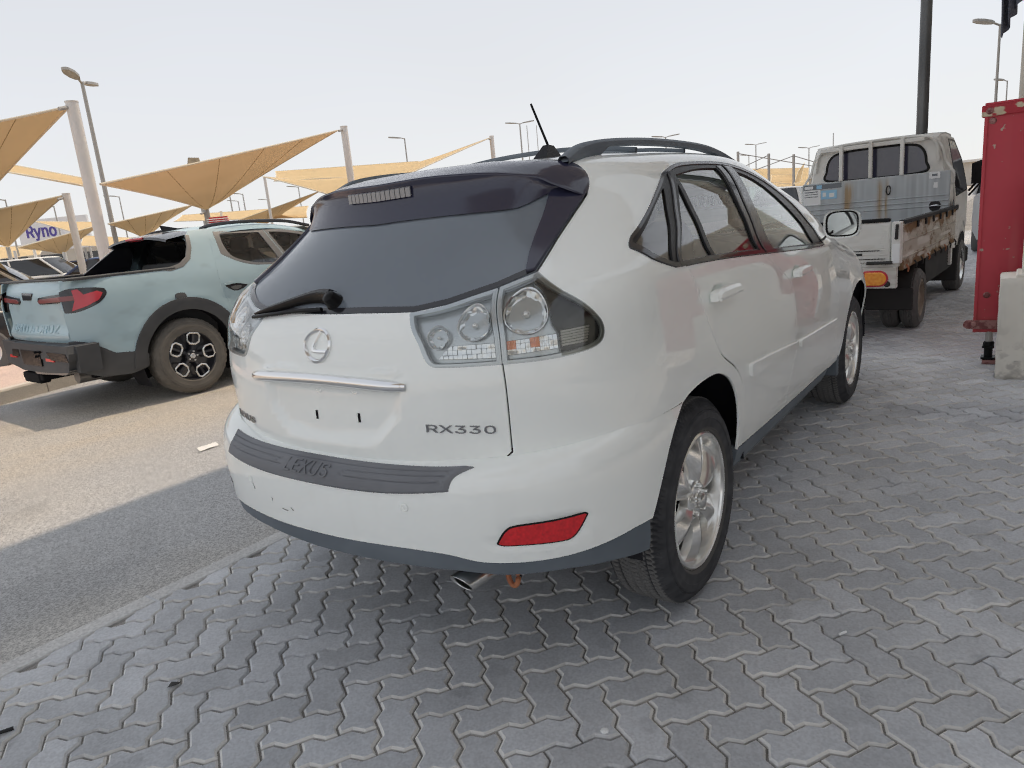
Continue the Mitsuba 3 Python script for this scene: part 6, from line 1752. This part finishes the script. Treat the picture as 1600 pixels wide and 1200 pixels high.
for nm, (x, y, z), r in POSTS:
    k = thing('sail_mast', POST_LABELS[nm], 'post', 'masts and posts of the shade sails')
    add('shaft', tube([(x, y, 0), (x, y, z)], r, 16), 'pole_white' if nm[0] == 'P' and nm not in ('P5', 'P6') else 'pole_galv' if nm in ('P5', 'P6', 'Q1', 'Q2', 'Q3') else 'pole_white', k)
    if r > .09 or nm == 'P2':
        add('cap', tube([(x, y, z), (x, y, z + .02)], r * 1.08, 16), 'pole_white', k)
        add('shackle', tube([(x - r, y - .02, z - .10), (x - r - .16, y - .05, z - .14)], .035, 8), 'pole_galv', k)
LAMP_LABELS = ['nearest double street lamp, beside the tall left mast', 'double street lamp left of the car aerial', 'double street lamp between the rail and the truck', 'double street lamp touching the truck cab', 'double street lamp behind the roof rail',
               'single street lamp above the thin sail tip']
for i, (kind, (x, y, z), r) in enumerate(LAMPS):
    if kind == 'none':
        k = thing('flag_mast', {15: 'bare thin mast nearest the double lamp left of the aerial', 16: 'bare thin mast just left of the aerial tip', 17: 'bare thin mast above the red box', 18: 'short whip mast above the truck cab roof'}[i], 'mast', 'bare masts in the distance'); add('shaft', tube([(x, y, 0), (x, y, z)], [r, r * .7], 8), 'pole_galv', k); continue
    lab = LAMP_LABELS[i] if i < 6 else {6: 'thin single street lamp at the left picture edge', 7: 'thin single street lamp between the billboard and the tall mast', 8: 'thin single street lamp just right of the tall left mast', 9: 'thin single street lamp right of the red box, taller of two close ones', 10: 'thin single street lamp right of the red box, shorter of two close ones', 11: 'thin single street lamp below the right end of the large tan sail', 12: 'single street lamp above the red gate, larger one', 13: 'smaller far street lamp above the red gate', 14: 'tiny far street lamp left of the grey posts by the truck', 19: 'thin far street lamp right of the two close lamps over the pickup roof'}[i]
    k = thing('street_lamp', lab, 'street lamp', 'street lamps over the car market')
    add('pole', tube([(x, y, 0), (x, y, z)], [r, r * .62], 12), 'pole_galv', k)
    hd = np.array([.62, -.78, 0]) if kind == 'double' else np.array([-.75, .66, 0])
    for s in ((1, -1) if kind == 'double' else (1,)):
        d = (np.array([.69, .72, 0]) if i == 0 else hd) * s; L = .95 if r > .075 else .8
        add('lamp_arm', tube([(x, y, z - .05), tuple(np.array([x, y, z + .06]) + d * .35)], .035, 8), 'pole_galv', k)
        c = np.array([x, y, z + .08]) + d * (.30 + L / 2); n_ = np.array([-d[1], d[0], 0])
        pts = [c + d * a * L / 2 + n_ * b * w + [0, 0, h + .05 * a] for a, w in ((-1, .07), (-.5, .15), (.3, .17), (.85, .11), (1, .05)) for b in (-1, 1) for h in (-.03, .045)]
        add('lamp_head', hull_of(pts), 'pole_galv', k, smooth=False)
# cables between the far posts on the right
for i, (a, b) in enumerate((((48.07, 14.34, 4.5), (60.0, 9.0, 2.6)), ((49.25, 12.62, 4.2), (46.5, 16.5, 2.5)), ((50.22, 11.23, 4.0), (46.0, 15.0, 2.6)), ((50.22, 11.23, 4.0), (52, 8.4, 2.7)))):
    tag(add('stay_cable', tube([a, b], .03, 6), 'steel_cable'), 'thin stay cable of the far shade sails beside the truck', 'cable', 'stay cables of the shade sails')
# billboard
k = thing('billboard', 'white billboard with large purple lettering behind the sails', 'billboard')
a, b = np.array([23.77, 68.36, 0]), np.array([27.2, 63.2, 0])
u = (b - a) / np.linalg.norm(b - a); n_ = np.array([u[1], -u[0], 0]); Lb = np.linalg.norm(b - a)
if n_ @ (CAM - a) < 0: n_ = -n_
Rb = np.stack([u, [0, 0, 1.], n_], 1)
bb = bx(0, Lb, 2.6, 5.3, -.25, 0)
add('board', (bb[0] @ Rb.T + a, bb[1]), 'billboard_white', k, smooth=False)
tm = meshkit.text_mesh('Ryno', .98, .05, True); v = np.asarray(tm.vertices).copy(); v[:, 0] *= 2.75 / v[:, 0].max(); v += [.62, 3.82, .0]
add('lettering', (v @ Rb.T + a, np.asarray(tm.faces)), 'print_purple', k, smooth=False)
for q in (.8, Lb - .8): add('leg', tube([a + u * q - n_ * .15, a + u * q - n_ * .15 + [0, 0, 2.7]], .10, 8), 'pole_galv', k)
k = thing('far_mast_sign', 'small brown lattice sign top just above the large tan sail', 'sign')
c = np.array([39.67, 65.92, 10.09]); rt = np.array([RIGHT[0], RIGHT[1], 0]); rt /= np.linalg.norm(rt)
add('panel', hull_of([c + rt * u + [0, 0, z] for u, z in ((-.75, -.55), (.75, -.35), (.6, .35), (-.45, .45))] + [c + rt * u + np.array([.3, .4, 0]) + [0, 0, z] for u, z in ((-.75, -.55), (.75, -.35), (.6, .35), (-.45, .45))]), 'seam_brown', k, smooth=False)
add('mast', tube([(c[0] + .2, c[1] + .3, 0), (c[0] + .2, c[1] + .3, 9.8)], .12, 8), 'pole_galv', k)
# red roof box of a taxi behind the pickup
k = thing('red_box', 'red slatted box standing up behind the pickup roof', 'box')
c = np.array([6.17, 11.34, 1.92]); 
add('body', hull_of([c + [dx, dy, dz] for dx, dy, dz in ((-.13, .14, -.14), (.17, -.17, -.14), (.25, -.08, -.14), (-.05, .25, -.14), (-.10, .12, .08), (.13, -.14, .08), (.20, -.06, .08), (-.03, .2, .08))]), 'red_box', k, smooth=False)
for i in range(5):
    q = c + np.array([-.145, .128, -.12 + i * .04]); add('slat', tube([q, q + [.285, -.295, .0]], .008, 5), 'sticker_white', k)
add('stand', tube([c + [0, 0, -.12], (c[0], c[1], 0)], .05, 8), 'pole_galv', k)


# ---- parked cars
def car_meshes(kind):
    L, W, H = dict(sedan=(4.6, 1.80, 1.45), suv=(4.6, 1.86, 1.70), van=(4.9, 1.88, 1.98))[kind]
    hw = W / 2
    if kind == 'sedan': bodyz = [(-2.3, .55, .80), (-2.22, .80, .98), (-1.7, .88, 1.03), (-.6, .90, .98), (.8, .90, .95), (1.3, .89, .93), (1.95, .84, .82), (2.25, .72, .68), (2.3, .50, .60)]
    elif kind == 'suv': bodyz = [(-2.3, .60, .95), (-2.24, .84, 1.08), (-1.7, .91, 1.10), (-.6, .93, 1.07), (.8, .93, 1.05), (1.25, .92, 1.04), (1.95, .87, .96), (2.25, .76, .82), (2.3, .55, .72)]
    else: bodyz = [(-2.45, .70, 1.02), (-2.4, .88, 1.12), (-1.7, .93, 1.12), (-.6, .94, 1.10), (1.2, .94, 1.08), (1.7, .93, 1.04), (2.2, .86, .94), (2.42, .74, .80), (2.45, .55, .72)]
    rows = []
    for x, w, z in bodyz:
        w *= hw / .93
        s = [(-w * .90, .28), (-w * .985, .45), (-w, .62), (-w * .985, z - .10), (-w * .93, z - .03), (-w * .80, z), (0, z + .02)]
        s = s + [(-a, b) for a, b in s[:-1][::-1]]
        rows.append([(x, a, b) for a, b in s])
    V = np.array(rows); n = V.shape[1]
    body = cat_([(V.reshape(-1, 3), grid_faces(len(rows), n)), (V[0], np.stack([np.zeros(n - 2, int), np.arange(2, n), np.arange(1, n - 1)], 1)), (V[-1], np.stack([np.zeros(n - 2, int), np.arange(1, n - 1), np.arange(2, n)], 1))])
    if kind == 'sedan': gh = [(-1.75, -1.05, .0), (1.25, .35, 0)]; zt = 1.42; zb = .96
    elif kind == 'suv': gh = [(-2.18, -1.80, 0), (1.20, .45, 0)]; zt = 1.64; zb = 1.05
    else: gh = [(-2.38, -2.25, 0), (1.75, .95, 0)]; zt = 1.92; zb = 1.08
    xb0, xt0, xb1, xt1 = gh[0][0], gh[0][1], gh[1][0], gh[1][1]
    wb, wt = hw * .93, hw * .72
    g = []
    for q in np.linspace(0, 1, 6):
        w = wb + (wt - wb) * q ** 1.2; z = zb + (zt - zb) * q; x0 = xb0 + (xt0 - xb0) * q; x1 = xb1 + (xt1 - xb1) * q
        ring = [(x0, -w * .8), (x0 + .10, -w), ((x0 + x1) / 2, -w * 1.01), (x1 - .18, -w * .98), (x1, -w * .75)]
        ring += [(a, -b) for a, b in ring[::-1]]
        g.append([(a, b, z) for a, b in ring])
    G = np.array(g); m = G.shape[1]
    glass = (G.reshape(-1, 3), np.vstack([grid_faces(6, m), np.stack([np.arange(5) * m + m - 1, np.arange(5) * m, np.arange(1, 6) * m], 1), np.stack([np.arange(5) * m + m - 1, np.arange(1, 6) * m, np.arange(1, 6) * m + m - 1], 1)]))
    top = G[-1]
    roof = hull_of(np.vstack([top + [0, 0, -.03], top * [.97, .95, 1] + [0, 0, .03], top * [.8, .7, 1] + [0, 0, .055]]))
    pil = []
    for s in (-1, 1):
        for xb, xt in ((xb0 + .06, xt0 + .06), (xb1 - .12, xt1 - .12), ((xb0 + xb1) / 2 - .1, (xt0 + xt1) / 2 - .1)):
            pil.append(tube([(xb, s * wb * 1.005, zb), ((xb + xt) / 2, s * (wb * .55 + wt * .45) * 1.012, (zb + zt) / 2), (xt, s * wt * 1.01, zt)], .035, 6))
    wh = lathe([(.19, .02), (.30, .0), (.325, .03), (.325, .18), (.30, .2), (.19, .18)], 28); rim = lathe([(.20, .015), (.17, .02), (.10, .01), (0, .01)], 20)
    return dict(body=body, glass=glass, roof=roof, pillars=pil, tyre=wh, rim=rim, hw=hw, L=L, bodyz=bodyz)


CARS = {}


def parked(kind, colour, x, y, yaw, label, group=None, parts=True, z=0.0, scale=1.0):
    if kind not in CARS:
        m = car_meshes(kind)
        CARS[kind] = (m, {k: mikit.ply(v, 'car_white', smooth=40) for k, v in m.items() if k in ('body', 'roof', 'glass', 'tyre', 'rim')}, [mikit.ply(v, 'car_white', smooth=40) for v in m['pillars']])
    m, src, pil = CARS[kind]
    t = thing('parked_car', label, 'car', group)
    M = pose(x, y, yaw, z); M[:3, :3] *= scale
    tw = T(M)
    put('body', src['body'], t, tw, colour); put('roof', src['roof'], t, tw, colour); put('windows', src['glass'], t, tw, 'dark_glass')
    for p in pil: put('window_pillar', p, t, tw, colour)
    hx = 1.38 if kind != 'van' else 1.5
    for xx in (hx, -hx):
        for s in (-1, 1):
            q = np.eye(4); q[:3, 3] = (xx, s * (m['hw'] - .01), .325)
            if s > 0: q[:3, :3] = rotz(math.pi)
            put('wheel', src['tyre'], t, T(M @ q), 'tyre'); put('hubcap', src['rim'], t, T(M @ q), 'satin_metal')
    if parts:
        mv = lambda g: place(g, M)
        e = m['L'] / 2
        for s in (-1, 1):
            zl = m['bodyz'][2][2] - .18
            add('tail_lamp', mv(hull_of([(-e + a, s * b, zl + c) for a, b, c in ((.02, .60, -.1), (.02, .60, .08), (.0, .45, -.05), (.12, .84, -.1), (.12, .84, .1))])), 'lamp_red', t, smooth=False)
            add('head_lamp', mv(hull_of([(e - a, s * b, m['bodyz'][-2][2] - .05 + c) for a, b, c in ((.03, .50, -.05), (.03, .50, .06), (.12, .72, -.06), (.30, .80, .08))])), 'satin_metal', t, smooth=False)
        add('bumper', mv(bx(-e - .02, -e + .3, -.74, .74, .30, .55, .05)), colour, t); add('bumper', mv(bx(e - .3, e + .02, -.70, .70, .26, .50, .05)), colour, t)
        add('grille', mv(bx(e - .05, e + .012, -.45, .45, .52, .66, .02)), 'trim_black', t)
        add('plate', mv(bx(-e - .024, -e - .015, -.25, .25, .62, .73)), 'sticker_white', t)
    return t


parked('suv', 'car_beige', 4.35, 19.3, -.52, 'beige car with sloping windscreen beyond the pickup tailgate')
parked('sedan', 'car_black', .15, 10.6, -.35, 'black car at the left picture edge beside the teal tailgate')
parked('sedan', 'car_blue', 8.3, 19.2, -.75, 'dark blue car between the two left masts')
parked('suv', 'car_white', 9.4, 28.2, -.85, 'white car behind the dark blue one at left')
parked('suv', 'car_grey', 12.6, 22.2, -.6, 'dark grey car right of the tall left mast')
parked('suv', 'car_silver', 26.5, 5.6, .05, 'silver car between the white car and the truck cab')
parked('van', 'car_silver', 15.6, -1.95, -.03, 'silver van with red tail lamp half hidden by the red gate')
spots = []
r_ = random.Random(21)
cols = ['car_white', 'car_white', 'car_silver', 'car_grey', 'car_black', 'car_beige', 'car_blue', 'car_white']
for row, (y0, x0, x1, st) in enumerate(((24.5, 13, 60, 2.75), (33, 8, 70, 2.8), (46, 6, 90, 2.9), (62, 10, 110, 3.0))):
    x = x0 + r_.uniform(0, 1)
    while x < x1:
        if r_.random() < .72: spots.append((x + (y0 - 24) * -.1, y0 + r_.uniform(-.4, .4), 1.3 + r_.uniform(-.06, .06) + (math.pi if r_.random() < .4 else 0)))
        x += st + (r_.random() < .08) * 6
def in_view(x, y):
    d = np.array([x, y, .9]) - CAM; w = d @ FWD
    u = 800 + 1095.3 * (d @ RIGHT) / w
    return -25 < u < 375 or 1150 < u < 1265


spots = [q for q in spots if in_view(q[0], q[1])]
for i, (x, y, a) in enumerate(spots):
    parked(r_.choice(['suv', 'suv', 'sedan', 'van']), r_.choice(cols), x, y, a, 'far parked car under the shade sails beyond the road', 'far cars under the shade sails', parts=False)
# far market halls close the horizon
for i, (x0, x1, y0, y1, h) in enumerate(((-60, 10, 150, 165, 5.5), (20, 120, 135, 150, 4.6), (125, 200, 60, 75, 5.2), (190, 215, -40, 45, 5.0))):
    k = thing('market_hall', ['long low pale hall far off at the left', 'long low pale hall on the horizon behind the sails', 'low pale hall on the horizon right of the aerial', 'low pale hall on the horizon behind the truck'][i], 'building')
    add('wall', bx(x0, x1, y0, y1, 0, h), 'building_wall', k, smooth=False)
    add('roof', bx(x0 - 1, x1 + 1, y0 - 1, y1 + 1, h, h + .5), 'canopy_white', k, smooth=False)
    n_ = int(max(x1 - x0, 6) / 6)
    for j in range(n_):
        if i < 3: add('window', bx(x0 + 1 + j * 6, x0 + 5 + j * 6, y0 - .05, y0 - .003, .8, 3.2), 'dark_glass', k, smooth=False)
